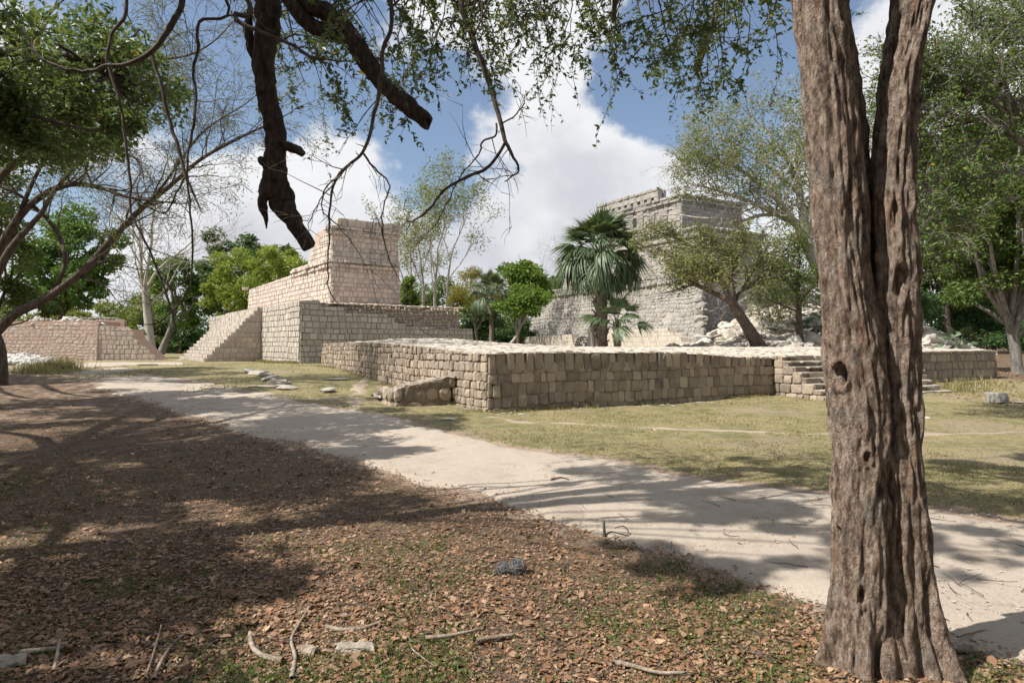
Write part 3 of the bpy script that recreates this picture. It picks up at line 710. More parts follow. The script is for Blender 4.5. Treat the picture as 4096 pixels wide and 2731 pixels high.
for k in range(11):                                                  # big rounded corner stones
    z = 1.1 + k * .57; off = bt * (z - .9); c = BC - nF * off - nG * off
    ms.put('rock', 'temple_stone', (c[0], c[1], z), (0, 0, .6 + .3 * k), (1.45 - .03 * k, 1.45 - .03 * k, 1.55))
off = bt * (zM - 1.0)
fo = F0 - nF * off; bo = BC - nF * off - nG * off
Lm = LF - off * 2
def tier(dz0, dz1, inset, chh, seed, mat='temple_stone', prd=.1, bat=0.0):
    a = F0 - nF * (off + inset) + eF * (off + inset); b = BC - nF * (off + inset) - nG * (off + inset)
    L1 = LF - 2 * (off + inset)
    wall(ms, a, eF, L1, const(dz0), const(dz1), chh, (.35, .85), mat, 'field', prd, bat, seed, hj=.25, gap=.03, wav=.06, z0=dz0, core=core, core_mat=1, thick=2.5, vary=.15)
    wall(ms, b, eG, 16 - 2 * (off + inset), const(dz0), const(dz1), chh, (.35, .85), mat, 'field', prd, bat, seed + 1, hj=.25, gap=.03, wav=.06, z0=dz0, core=core, core_mat=1, thick=2.5, vary=.15)
tier(zM, zM + .38, -.12, .38, 160, prd=.26); tier(zM + .38, zM + .95, .05, .3, 162, prd=.12)
tier(zM + .9, 12.4, 2.0, .38, 164, 'temple_stone', .05, .12)
tier(12.4, 12.75, 2.2, .35, 166, prd=.3)
# upper building
C2 = np.array((17.2, 66.0)); LW = hit(2968, C2, eG); LFb = 13.7; W0 = C2 - eF * LFb
wall(ms, C2, eG, LW, const(12.3), const(17.0), .42, (.5, 1.0), 'temple_dark', 'cut', .05, 0, 171, hj=.2, gap=.03, core=core, core_mat=1, thick=1.5)
pan = [hit(p, W0, eF) for p in (2498, 2540, 2581, 2626, 2681)]
segs = []; last = 0
for p in pan: segs.append((last, p - .28)); last = p + .28
segs.append((last, LFb))
for k, (a, b_) in enumerate(segs):                                    # frieze panels between dark upright slots
    wall(ms, W0 + eF * a, eF, b_ - a, const(14.7), const(16.4), .42, (.5, 1.0), 'temple_stone', 'cut', .05, 0, 175 + k, hj=.15, gap=.03, core=core, core_mat=1, thick=.5)
wall(ms, W0 - nF * .6, eF, LFb, const(12.3), const(16.5), .8, (.8, 1.4), 'temple_dark', 'cut', .02, 0, 185, core=core, core_mat=1, thick=1.0)
wall(ms, W0 + nF * .1, eF, LFb, const(12.3), lambda s: 14.7 + .1 * vn(np.asarray(s), 1.0), .38, (.35, .9), 'temple_stone', 'field', .10, .06, 186, hj=.3, gap=.03, wav=.08, core=core, core_mat=1, thick=.8, vary=.2)
for k, (za, zb_, pr_) in enumerate(((16.38, 16.62, .26), (16.62, 16.86, .10), (16.86, 17.12, .30))):
    wall(ms, W0, eF, LFb, const(za), const(zb_), zb_ - za, (.6, 1.3), 'temple_stone', 'cut', pr_, 0, 190 + k, hj=0, core=core, core_mat=1, thick=1.5)
    wall(ms, C2, eG, LW, const(za), const(zb_), zb_ - za, (.6, 1.3), 'temple_dark', 'cut', pr_, 0, 194 + k, hj=0, core=core, core_mat=1, thick=1.5)
wall(ms, C2 + nG * .1, eG, LW + .3, const(12.3), const(12.7), .4, (.7, 1.3), 'temple_stone', 'cut', .35, 0, 199, hj=0, core=core, core_mat=1, thick=1.5)
# roof comb
cL = hit(2634, W0, eF); zc0, zc1 = 17.12, 18.1
NP = 10
rcm = MB(); box(rcm, (*(W0 + eF * cL / 2 - nF * 1.15), zc0 - .02), eF, cL - .1, zc1 + .2 - zc0, .38); comb = rcm.build('roof_comb', M['temple_dark'], great)
for k in range(NP):
    s = .35 + (cL - .7) * k / (NP - 1); mb = MB(); box(mb, (*(W0 + eF * s - nF * .55), zc0), eF, .62, zc1 - zc0, .50)
    mb.build('comb_pillar', M['temple_stone'], comb)
    wall(ms, W0 + eF * (s - .31), eF, .62, const(zc0), const(zc1), .33, (.3, .62), 'temple_stone', 'cut', .04, 0, 210 + k, hj=.05)
wall(ms, W0 - nF * .75, eF, cL, const(zc0), const(zc1 + .2), .5, (.5, 1.0), 'temple_dark', 'cut', .03, 0, 222, core=core, core_mat=1, thick=.4)
wall(ms, W0 + nF * .03, eF, cL, const(zc1), lambda s: 18.42 + .08 * vn(np.asarray(s) * 1.3, 2.0), .32, (.5, 1.0), 'temple_stone', 'worn', .12, 0, 223, hj=0, core=core, core_mat=1, thick=.7)
for k in range(16):
    s = g.uniform(.2, cL + 1.6); zz = 18.45 if s < cL else 17.2
    ms.put('rock', 'temple_stone', (*(W0 + eF * s - nF * g.uniform(.1, .6)), zz), (0, 0, g.uniform(0, 6)), (.6, .45, g.uniform(.2, .45)))
box(core, (*(C2 + eG * LW / 2 - nG * 6.5), 12.3), eG, LW - .2, 4.6, 6)
core.build('wall_core', M['temple_mortar'], great)
# pale facing wall at the foot
pf = BC + nF * 1.1; P0 = pf - eF * (LF + 1.6)
fac = pxprof(P0, eF, [(2045, 1376), (2064, 1376), (2065, 1349), (2284, 1336), (2285, 1360), (2305, 1385), (2348, 1385), (2349, 1323), (2671, 1311), (2672, 1330), (2692, 1331), (2693, 1346), (2720, 1347), (2721, 1366), (2790, 1378)])
LFa = hit(2790, P0, eF); core = Cores()
wall(ms, P0, eF, LFa, const(.7), fac, .42, (.30, .50), 'pale_stone', 'cut', .03, .02, 231, hj=.12, gap=.022, core=core, core_mat=1, thick=1.0)
core.build('facing_wall_core', M['top_mortar'], great)
for k in range(70):
    s = hit(g.uniform(2280, 2355), P0, eF); z = g.uniform(1.0, 2.6); w = g.uniform(.25, .5)
    ms.put('rock', 'dark_rock' if g.random() < .5 else 'rock', (*(P0 + eF * s - nF * g.uniform(.2, .8)), z), (g.normal() * .3, 0, g.uniform(0, 6)), (w, w, w * .7))
for k in range(26):
    s = hit(g.uniform(2675, 2800), P0, eF); z = g.uniform(1.1, 1.9); w = g.uniform(.3, .6)
    ms.put('rock', 'temple_stone', (*(P0 + eF * s - nF * g.uniform(.3, .9)), z), (g.normal() * .3, 0, g.uniform(0, 6)), (w, w, w * .7))
ms.emit()

# ------------------------------------------------------------------ rubble mound
mound = thing('rubble_mound', 'sloping mound of tumbled pale limestone rocks behind the leaning tree', 'rubble', (20, 42, .9))
msil = ([2650, 2760, 2850, 2930, 3000, 3120, 3300, 3500, 3650, 3720, 3800, 3880, 3960], [1392, 1380, 1335, 1285, 1238, 1215, 1215, 1235, 1268, 1310, 1352, 1386, 1395])
def zmound(X, Y):
    px = CX + F * X / Y; Yr = 50.0
    top = EYE + (HZ - np.interp(px, *msil)) / F * Yr
    k = np.clip((Y - 33) / (Yr - 33), 0, 1.05); base = ground(X, Y)
    return base - .25 + np.maximum(top - base, 0) * k ** 1.15
nu, nv = 90, 60; PX, YY = np.meshgrid(np.linspace(2620, 3990, nu), np.linspace(31, 52, nv), indexing='ij')
XX = (PX - CX) / F * YY
mb = MB(); i = np.arange(nu - 1)[:, None] * nv; j = np.arange(nv - 1)[None]
mb.add(np.stack([XX, YY, zmound(XX, YY) + .15 * fbm(XX * .8, YY * .8, o=3)], -1), np.stack([i + j, i + nv + j, i + nv + j + 1, i + j + 1], -1))
M['scree'] = earth_mat('scree_soil', (.22, .19, .15), (.36, .32, .265), 2.5, .8)
mb.build('mound_soil', M['scree'], mound, True)
ms = Masonry(mound, 'rock', 'small_rubble', limit=300); g = np.random.default_rng(77)
for k in range(1500):
    px = g.uniform(2680, 3930); Y = 33 + 17.5 * g.random() ** .8; X = ray(px) * Y
    w = g.choice((.3, .45, .62, .9, 1.25), p=(.30, .30, .22, .13, .05)) * g.uniform(.8, 1.2)
    ms.put('rock' if g.random() < .6 else 'slab', 'pale_stone' if g.random() < .45 else 'rock', (X, Y, float(zmound(np.array(X), np.array(Y))) + w * .12), (g.normal() * .3, g.normal() * .3, g.uniform(0, 6)), (w * 1.25, w, w * .85))
ms.emit()
# ------------------------------------------------------------------ vegetation: leaves, branches, crowns
def hero_bark():
    m, t, b = mat_new('flaking_red_brown_bark'); g = _n(t, 'ShaderNodeNewGeometry'); pos = g.outputs['Position']
    mp = _n(t, 'ShaderNodeMapping'); mp.inputs['Scale'].default_value = (1, 1, .42); t.links.new(pos, mp.inputs['Vector']); v = mp.outputs[0]
    n1, n2, n3 = noise(t, v, 30, 8, .75), noise(t, v, 85, 5, .75), noise(t, pos, 6, 7, .75)
    c = ramp(t, n1, [(.36, (.058, .039, .029)), (.45, (.205, .148, .112)), (.52, (.36, .275, .215)), (.64, (.54, .46, .385))])
    c = mixc(t, rng_(t, n3, .53, .61, 0, .7), c, mixc(t, rng_(t, n2, .35, .65), (.11, .098, .084), (.33, .305, .27)))
    c = mixc(t, rng_(t, noise(t, v, 11, 6, .7, 5.0), .56, .66, 0, .6), c, (.36, .20, .125))
    c = mixc(t, rng_(t, n2, .30, .44, .55, 0), c, (.045, .031, .024))
    wv = _n(t, 'ShaderNodeVectorMath', operation='ADD'); nz = _n(t, 'ShaderNodeTexNoise'); nz.inputs['Scale'].default_value = 9; t.links.new(pos, nz.inputs['Vector'])
    sc = _n(t, 'ShaderNodeVectorMath', operation='SCALE'); sc.inputs['Scale'].default_value = .10; t.links.new(nz.outputs['Color'], sc.inputs[0]); t.links.new(v, wv.inputs[0]); t.links.new(sc.outputs[0], wv.inputs[1])
    vo = _n(t, 'ShaderNodeTexVoronoi', feature='DISTANCE_TO_EDGE'); vo.inputs['Scale'].default_value = 26; t.links.new(wv.outputs[0], vo.inputs['Vector'])
    cr = rng_(t, vo.outputs['Distance'], .0, .12, 1, 0)
    c = mixc(t, mth(t, 'MULTIPLY', cr, .20), c, (.04, .027, .02))
    t.links.new(c, b.inputs['Base Color'])
    bump(t, b, mth(t, 'ADD', mth(t, 'ADD', n1, mth(t, 'MULTIPLY', n2, .8)), mth(t, 'MULTIPLY', cr, -.10)), 1.0, .035); return m
M['bark_hero'] = hero_bark()
M['bark_dead'] = bark_mat('dark_dead_wood', (.022, .016, .014), (.062, .046, .038), (.13, .098, .08), .35, 26, 1.0)
M['bark_grey'] = bark_mat('grey_bark', (.08, .07, .06), (.17, .155, .14), (.29, .27, .245), .4, 8, .6)
M['bark_brown'] = bark_mat('brown_bark', (.038, .029, .023), (.085, .065, .051), (.15, .12, .097), .4, 9, .7)
M['bark_pale'] = bark_mat('pale_bark', (.24, .21, .185), (.36, .33, .295), (.46, .43, .395), .5, 5, .4)
M['twig'] = bark_mat('twig_bark', (.05, .040, .033), (.095, .078, .064), (.15, .125, .105), .5, 20, .4)
M['leaf_dark'] = leaf_mat('dark_leaves', [(0.033, 0.083, 0.027), (0.048, 0.112, 0.033), (0.068, 0.143, 0.042), (0.042, 0.093, 0.030)], .25)
M['leaf_mid'] = leaf_mat('green_leaves', [(0.072, 0.152, 0.032), (0.096, 0.200, 0.040), (0.128, 0.240, 0.048), (0.080, 0.160, 0.035)], .3, .01)
M['leaf_light'] = leaf_mat('yellow_green_leaves', [(.22, .30, .045), (.28, .35, .06), (.19, .27, .04), (.32, .38, .08)], .4)
M['leaf_bright'] = leaf_mat('bright_leaves', [(.10, .195, .03), (.14, .24, .04), (.085, .165, .028), (.18, .27, .055)], .4)
M['leaf_olive'] = leaf_mat('olive_leaves', [(.135, .175, .045), (.18, .215, .06), (.225, .245, .075), (.11, .15, .04)], .35, .02)
M['leaf_gold'] = leaf_mat('golden_feathery_leaves', [(0.280, 0.238, 0.042), (0.224, 0.210, 0.042), (0.168, 0.182, 0.042), (0.322, 0.238, 0.042)], .35)
M['leaf_near'] = leaf_mat('glossy_near_leaves', [(0.042, 0.091, 0.031), (0.063, 0.119, 0.039), (0.098, 0.161, 0.049), (0.049, 0.098, 0.034), (0.140, 0.196, 0.070)], .35, .025, .6)
M['leaf_dry'] = leaf_mat('dry_olive_leaves', [(0.136, 0.176, 0.045), (0.184, 0.224, 0.056), (0.240, 0.240, 0.088), (0.256, 0.200, 0.120), (0.120, 0.176, 0.040)], .3, .01)
M['leaf_wood'] = leaf_mat('woodland_leaves', [(0.064, 0.120, 0.032), (0.088, 0.160, 0.040), (0.128, 0.208, 0.048), (0.056, 0.096, 0.029), (0.160, 0.192, 0.048)], .3, .015)
M['palm_leaf'] = leaf_mat('palm_leaves', [(.048, .088, .04), (.06, .105, .045), (.08, .125, .055), (.10, .145, .06)], .2, 0, .75)
M['palm_boot'] = bark_mat('palm_boots', (.10, .08, .062), (.20, .165, .13), (.32, .275, .225), .7, 12, .8)
RG = np.random.default_rng(2024)
def unit(v): return v / (np.linalg.norm(v, axis=-1, keepdims=True) + 1e-9)
def leaves(mb, C, size, g, droop=.3, up=.6, ratio=.42, dirs=None):
    """one folded kite per leaf"""
    C = np.asarray(C, float).reshape(-1, 3); n = len(C)
    if not n: return
    d = g.normal(size=(n, 3)); d[:, 2] *= .6; d[:, 2] -= droop
    if dirs is not None: d = unit(d) * .8 + dirs
    d = unit(d); nr = g.normal(size=(n, 3)); nr[:, 2] += up * 1.6; sd_ = unit(np.cross(d, nr)); nr = np.cross(sd_, d)
    L = (size * g.uniform(.65, 1.35, n))[:, None]; w = L * ratio * .5
    V = np.stack([C, C + d * L * .42 + sd_ * w + nr * w * .35, C + d * L - nr * L * .08, C + d * L * .42 - sd_ * w + nr * w * .35], 1)
    mb.add(V, np.arange(n * 4).reshape(n, 4))
def wander(p, d, L, n, wob, g, up=0.0):
    pts = [np.asarray(p, float)]; d = unit(np.asarray(d, float)); st = L / (n - 1)
    for k in range(n - 1):
        d = unit(d + g.normal(size=3) * wob + np.array((0, 0, up))); pts.append(pts[-1] + d * st)
    return np.array(pts)
def grow(mb, p, d, L, r, lvl, cf, g, tips, r_end=.45):
    n = 7 if lvl == 0 else 6 if lvl == 1 else 5
    path = wander(p, d, L, n, cf['wob'][min(lvl, len(cf['wob']) - 1)], g, cf['up'][min(lvl, len(cf['up']) - 1)])
    last = lvl >= cf['lv'] - 1
    rad = np.linspace(r, max(r * (r_end if not last else .25), cf.get('rmin', .004)), n)
    tube(mb, path, rad, max(3, (8, 6, 5, 4, 3, 3)[min(lvl, 5)]), cap=last)
    if last:
        for k in range(1, n): tips.append((path[k], path[k] - path[k - 1]))
        return
    m = cf['n'][lvl]; m = m if isinstance(m, int) else int(g.integers(m[0], m[1] + 1))
    T = unit(np.gradient(path, axis=0))
    for k in range(m):
        t = cf['t0'] + (1 - cf['t0']) * (k + g.uniform(.2, .9)) / m; x = t * (n - 1); i = min(int(x), n - 2); f = x - i
        q = path[i] * (1 - f) + path[i + 1] * f; ax = T[i]; pr = unit(np.cross(ax, g.normal(size=3)))
        an = cf['ang'] * g.uniform(.6, 1.3); dd = ax * math.cos(an) + pr * math.sin(an)
        dd[2] += cf.get('flat', 0) * -dd[2]
        grow(mb, q, dd, L * cf['lr'] * g.uniform(.7, 1.2), rad[i] * cf['rr'] * g.uniform(.75, 1.1), lvl + 1, cf, g, tips)
    if cf.get('lead', True):
        grow(mb, path[-1], T[-1], L * cf['lr'] * .9, rad[-1], lvl + 1, cf, g, tips)
def limb(mb, pts, Y, sides=8, rough=.0, wob=0.0, seed=0, k=5):
    """a limb drawn through picture points (px, py, width in px) at distance Y (number or list)"""
    pts = np.asarray(pts, float); Ys = np.broadcast_to(np.asarray(Y, float), (len(pts),))
    A = np.array([(*P(x, y, yy), w * yy / F / 2) for (x, y, w), yy in zip(pts, Ys)])
    S_ = smooth_path(A, k)
    if wob:
        t = np.arange(len(S_)); S_[:, :3] += wob * np.column_stack([vn(t * .45 + seed, 1.5), vn(t * .45 + seed, 7.5), vn(t * .45 + seed, 13.5)])
    tube(mb, S_[:, :3], np.maximum(S_[:, 3], .0025), sides, True, rough, seed)
    return S_
def clump_pts(C, R, n_cl, n_leaf, g, shell=.55, cr=.33):
    """leaf positions in clumps inside an ellipsoid"""
    d = unit(g.normal(size=(n_cl, 3))); rr = (shell + (1 - shell) * g.random(n_cl)) ; c = C + d * R * rr[:, None]
    per = g.multinomial(n_leaf, g.dirichlet(np.full(n_cl, 4.0)))
    idx = np.repeat(np.arange(n_cl), per); u = unit(g.normal(size=(len(idx), 3))); q = (.45 + .55 * g.random(len(idx)))[:, None]
    s = cr * np.min(R) * g.uniform(.75, 1.4, n_cl)
    o = u * q * s[idx][:, None] * np.array((1.15, 1.15, .8))
    return c[idx] + o, u, c
def broad_tree(name, label, cat, px, Y, ells, mat, n, leaf_px, bark='bark_brown', trunk_w=.5, group=None, seed=0, base=None, bark_lean=0, shell=.55, cr=.34, ncl=None, limbs=7, zbase=None, up=.6, ratio=.5):
    """tapered trunk, limbs into the crown, leaves in uneven clumps; ells are (px, py, rx px, ry px)"""
    g = np.random.default_rng(seed); X = ray(px) * Y; zb = float(ground(X, Y)) if zbase is None else zbase
    o = thing(name, label, cat, (X, Y, zb), group); wood, fol = MB(), MB()
    es = [(P(x, y, Y + g.normal() * rx / F * Y * .35), np.array((rx, rx * .85, ry)) * Y / F) for x, y, rx, ry in ells]
    vol = np.array([e[1].prod() ** .67 for e in es]); vol /= vol.sum(); cc = []
    for (C, R), v in zip(es, vol):
        k = ncl or max(6, int(26 * v * len(es) ** .6))
        p, u, c = clump_pts(C, R, k, int(n * v), g, shell, cr); leaves(fol, p, leaf_px * Y / F, g, .15, up, ratio, u * .5); cc.append(c)
    cc = np.vstack(cc); cen = np.mean([e[0] for e in es], 0); top = cen - np.array((0, 0, np.mean([e[1][2] for e in es]) * .3))
    b0 = np.array((X, Y, zb - .2)); mid = (b0 + top) / 2 + np.array((g.normal() * .3, g.normal() * .3, 0))
    tp = smooth_path([b0, b0 + (mid - b0) * .5 + (g.normal(size=3) * .15), mid, top], 4)
    rr = trunk_w * np.linspace(1, .45, len(tp)) * .5; rr[0] *= 1.35
    tube(wood, tp, rr, 8, True, .12, seed)
    for c in cc[g.permutation(len(cc))[:limbs]]:
        s = tp[int(len(tp) * g.uniform(.55, .98))]; m_ = (s + c) / 2 + np.array((0, 0, -.1 * np.linalg.norm(c - s)))
        tube(wood, smooth_path([s, m_, c], 4), np.linspace(trunk_w * .22, trunk_w * .04, 9), 5)
    wood.build('trunk', M[bark], o, True); fol.build('crown', M[mat], o)
    return o

# ------------------------------------------------------------------ background trees
broad_tree('dark_round_tree', 'dark green round-crowned tree above the pinkish rubble wall', 'tree', 170, 60, [(290, 1000, 170, 150), (180, 1090, 150, 150), (390, 1080, 90, 90), (240, 1170, 150, 80)], 'leaf_mid', 17000, 17, seed=1, trunk_w=.8)
broad_tree('dark_tall_tree', 'tall dark green tree rising behind the yellow-green tree', 'tree', 960, 96, [(950, 985, 130, 85), (870, 1080, 80, 110), (1085, 1010, 85, 70), (960, 1150, 160, 120)], 'leaf_dark', 15000, 13, seed=2, trunk_w=.9)
broad_tree('yellow_green_tree', 'yellow-green leafy tree just left of the stone tower', 'tree', 1000, 82, [(960, 1090, 110, 85), (1130, 1060, 110, 75), (880, 1200, 80, 80), (1030, 1180, 120, 80), (1205, 1035, 60, 50), (1190, 1120, 80, 60)], 'leaf_light', 17000, 13, seed=3, trunk_w=.7)
broad_tree('green_forked_tree', 'mid green tree with a leaning forked trunk behind the bare grey tree', 'tree', 640, 88, [(700, 1120, 105, 100), (790, 1170, 75, 120), (720, 1250, 75, 70), (645, 1100, 55, 55)], 'leaf_mid', 12000, 13, seed=4, trunk_w=1.1, bark='bark_grey')
broad_tree('bright_bush', 'bright yellow-green bush behind the sloping end of the rubble wall', 'bush', 500, 60, [(470, 1300, 70, 35), (540, 1330, 35, 40), (400, 1305, 60, 25)], 'leaf_light', 3500, 13, seed=5, trunk_w=.15)
broad_tree('small_bright_shrub', 'small bright green shrub tucked against the tower wall', 'shrub', 1635, 62, [(1630, 1165, 32, 60), (1650, 1200, 28, 40)], 'leaf_bright', 2600, 13, seed=8, trunk_w=.15)
broad_tree('golden_tree', 'golden feathery tree leaning behind the slender palm', 'tree', 1900, 62, [(1900, 1150, 90, 70), (1850, 1190, 60, 50), (1975, 1160, 70, 60)], 'leaf_gold', 7000, 12, seed=9, trunk_w=.35, ratio=.22)
broad_tree('bright_green_tree', 'vivid green tree between the slender palm and the grey temple', 'tree', 2075, 66, [(2090, 1100, 75, 60), (2150, 1135, 60, 60), (2040, 1090, 50, 45)], 'leaf_bright', 8000, 14, seed=10, trunk_w=.4, shell=.35, cr=.45)
broad_tree('young_broadleaf_tree', 'young glossy tree with a thin pale trunk left of the grey temple', 'tree', 2012, 50, [(2110, 1215, 75, 42), (2060, 1195, 70, 40), (2150, 1195, 55, 45), (2020, 1225, 40, 25)], 'leaf_bright', 3800, 16, seed=11, trunk_w=.32, bark='bark_pale', cr=.62, shell=.3, ncl=9)
def woods(name, label, Y0, Y1, spots, mat, n, leaf_px, seed):
    """wood that reads as one mass"""
    g = np.random.default_rng(seed); fol = MB()
    for x, y, rx, ry in spots:
        Y = g.uniform(Y0, Y1); p, u, c = clump_pts(P(x, y, Y), np.array((rx, rx, ry)) * Y / F, 14, n, g, .35, .42); leaves(fol, p, leaf_px * Y / F, g, .1, .6, .55, u * .5)
    o = fol.build(name, M[mat], None); tag(o, label, 'woods', kind='stuff'); return o
woods('far_woods', 'grey-green far woods behind the rubble wall and the bare tree', 100, 125, [(480, 1240, 90, 70), (600, 1220, 90, 80), (560, 1290, 120, 60), (360, 1280, 100, 40), (250, 1275, 90, 40), (150, 1300, 120, 50), (700, 1280, 80, 90), (30, 1290, 100, 60), (400, 1340, 120, 60), (-120, 1250, 150, 100), (520, 1370, 120, 40)], 'leaf_olive', 1800, 12, 31)
woods('shaded_woods', 'dark shaded woods seen through the gap beside the stairway', 104, 118, [(640, 1330, 90, 80), (740, 1340, 90, 70), (820, 1330, 80, 80), (900, 1320, 90, 80), (1000, 1300, 120, 80), (700, 1390, 120, 35), (830, 1390, 110, 35)], 'leaf_dark', 2200, 12, 32)
woods('middle_woods', 'olive thicket between the tower and the slender palm', 84, 98, [(1660, 1200, 90, 70), (1760, 1180, 100, 80), (1850, 1200, 90, 60), (1930, 1250, 90, 80), (2010, 1260, 90, 80), (2090, 1280, 80, 80), (1740, 1260, 120, 70), (2170, 1230, 60, 50), (2230, 1150, 40, 45), (2250, 1240, 50, 60)], 'leaf_wood', 1900, 12, 33)
woods('understorey', 'deep green understorey behind the thin palm trunk', 72, 80, [(1900, 1320, 80, 70), (1990, 1340, 90, 60), (2080, 1340, 80, 60), (1960, 1280, 60, 50), (1850, 1350, 60, 50)], 'leaf_dark', 2000, 14, 34)

def skeleton(name, label, px, Y, cf, L, r, bark, seed, d=(0, 0, 1), group=None, base_px=None):
    g = np.random.default_rng(seed); X = ray(px) * Y; z = float(ground(X, Y)); o = thing(name, label, 'tree', (X, Y, z), group)
    w = MB(); tips = []; grow(w, (X, Y, z - .3), d, L, r, 0, cf, g, tips); w.build('trunk', M[bark], o, True)
    return o, tips, g
# bare pale tree
Yb_ = 76.0; g = np.random.default_rng(606); X = ray(604) * Yb_; z = float(ground(X, Yb_)); bare = thing('bare_grey_tree', 'leafless pale grey tree with a tall spreading crown beside the stairway', 'tree', (X, Yb_, z))
w = MB(); tips = []
tr = limb(w, [(606, 1425, 50), (602, 1380, 37), (594, 1300, 30), (585, 1220, 26), (578, 1150, 22)], Yb_, 9, .1)
cfB = dict(lv=5, n=[3, 3, 3, 2], wob=[.10, .14, .17, .2], up=[.05, .04, .05, .05], t0=.3, ang=.55, lr=.70, rr=.60, rmin=.012)
for (dx, dz, L, r) in ((-.55, 1, 7.0, .20), (-.12, 1, 7.2, .21), (.35, 1, 7.5, .23), (.62, 1, 7.0, .19), (-.8, 1, 5.5, .14)):
    grow(w, tr[-1, :3] - np.array((0, 0, .6)), (dx, g.normal() * .4, dz), L, r, 0, cfB, g, tips)
grow(w, P(590, 1240, Yb_), (.55, .3, 1.0), 5.0, .15, 0, dict(cfB, lv=4), g, tips)
w.build('trunk', M['bark_pale'], bare, True)
o_, tips, g = skeleton('small_bare_tree', 'small leafless tree behind the vivid green tree', 2240, 84, dict(lv=5, n=[3, 3, 3, 2], wob=[.08, .14, .18, .2], up=[.06, .05, .04, .02], t0=.3, ang=.6, lr=.66, rr=.6, rmin=.014), 7.5, .24, 'bark_pale', 61)
# airy tree right of the tower
Ye = 72.0; g = np.random.default_rng(71); X = ray(1720) * Ye; z = float(ground(X, Ye)); airy = thing('airy_pale_tree', 'airy tree with pale branches and sparse olive leaves right of the tower', 'tree', (X, Ye, z))
w, fol, tips = MB(), MB(), []
cfE = dict(lv=4, n=[3, 3, 3], wob=[.10, .16, .2], up=[.05, .04, .02], t0=.35, ang=.6, lr=.62, rr=.6, rmin=.012)
for x0, dx, L in ((1660, -.12, 9.0), (1690, .02, 10.0), (1730, .2, 9.5), (1770, .34, 8.5), (1700, -.25, 8)):
    grow(w, P(x0, 1330, Ye), (dx, g.normal() * .25, 1), L, .2, 0, cfE, g, tips)
w.build('trunk', M['bark_pale'], airy, True)
T_ = np.array([t[0] for t in tips]); T_ = T_[T_[:, 2] > 5.0]; idx = g.integers(0, len(T_), 9500); leaves(fol, T_[idx] + g.normal(size=(9500, 3)) * .32, 12 * Ye / F, g, .4, .4, .3)
fol.build('crown', M['leaf_olive'], airy)

# ------------------------------------------------------------------ fan palms
def fan_mesh(seed, seg=26, spread=2.5, droop=.55):
    """one fan frond, unit length blade: stalk along +x from the origin to 1, blade from 1 to 2"""
    g = np.random.default_rng(seed); mb = MB()
    tube(mb, [(0, 0, 0), (.35, 0, .04), (.7, 0, .05), (1.02, 0, .02)], [.022, .018, .015, .012], 4)
    for k in range(seg):
        a = (k / (seg - 1) - .5) * spread + g.normal() * .02; L = (1 - .28 * abs(a) / (spread / 2)) * g.uniform(.92, 1.05); n = 6
        t = np.linspace(0, 1, n); w = .052 * np.sin(np.clip(t * 1.15 + .12, 0, 1) * np.pi) ** .8 * (1 - .25 * t) + .003
        dr = -droop * g.uniform(.6, 1.4) * t ** 2.4; sx = np.cos(a) * L * t * (1 + .1 * dr); sy = np.sin(a) * L * t
        cup = .16 * abs(math.sin(a)) * t
        c = np.column_stack([1 + sx, sy, .02 + cup + dr]); nrm = np.array((-math.sin(a), math.cos(a), 0)); rise = np.array((0, 0, .22))
        A = c + nrm * w[:, None] + rise * w[:, None]; B = c; C = c - nrm * w[:, None] + rise * w[:, None]
        V = np.stack([A, B, C], 1).reshape(-1, 3); i = np.arange(n - 1) * 3
        mb.add(V, np.vstack([np.stack([i, i + 1, i + 4, i + 3], -1), np.stack([i + 1, i + 2, i + 5, i + 4], -1)]))
    return mb.mesh('frond', M['palm_leaf'])
FANS = [fan_mesh(k, droop=dr, spread=sp) for k, (dr, sp) in enumerate(((.25, 2.3), (.5, 2.5), (.8, 2.6), (1.1, 2.4), (.4, 2.8)))]
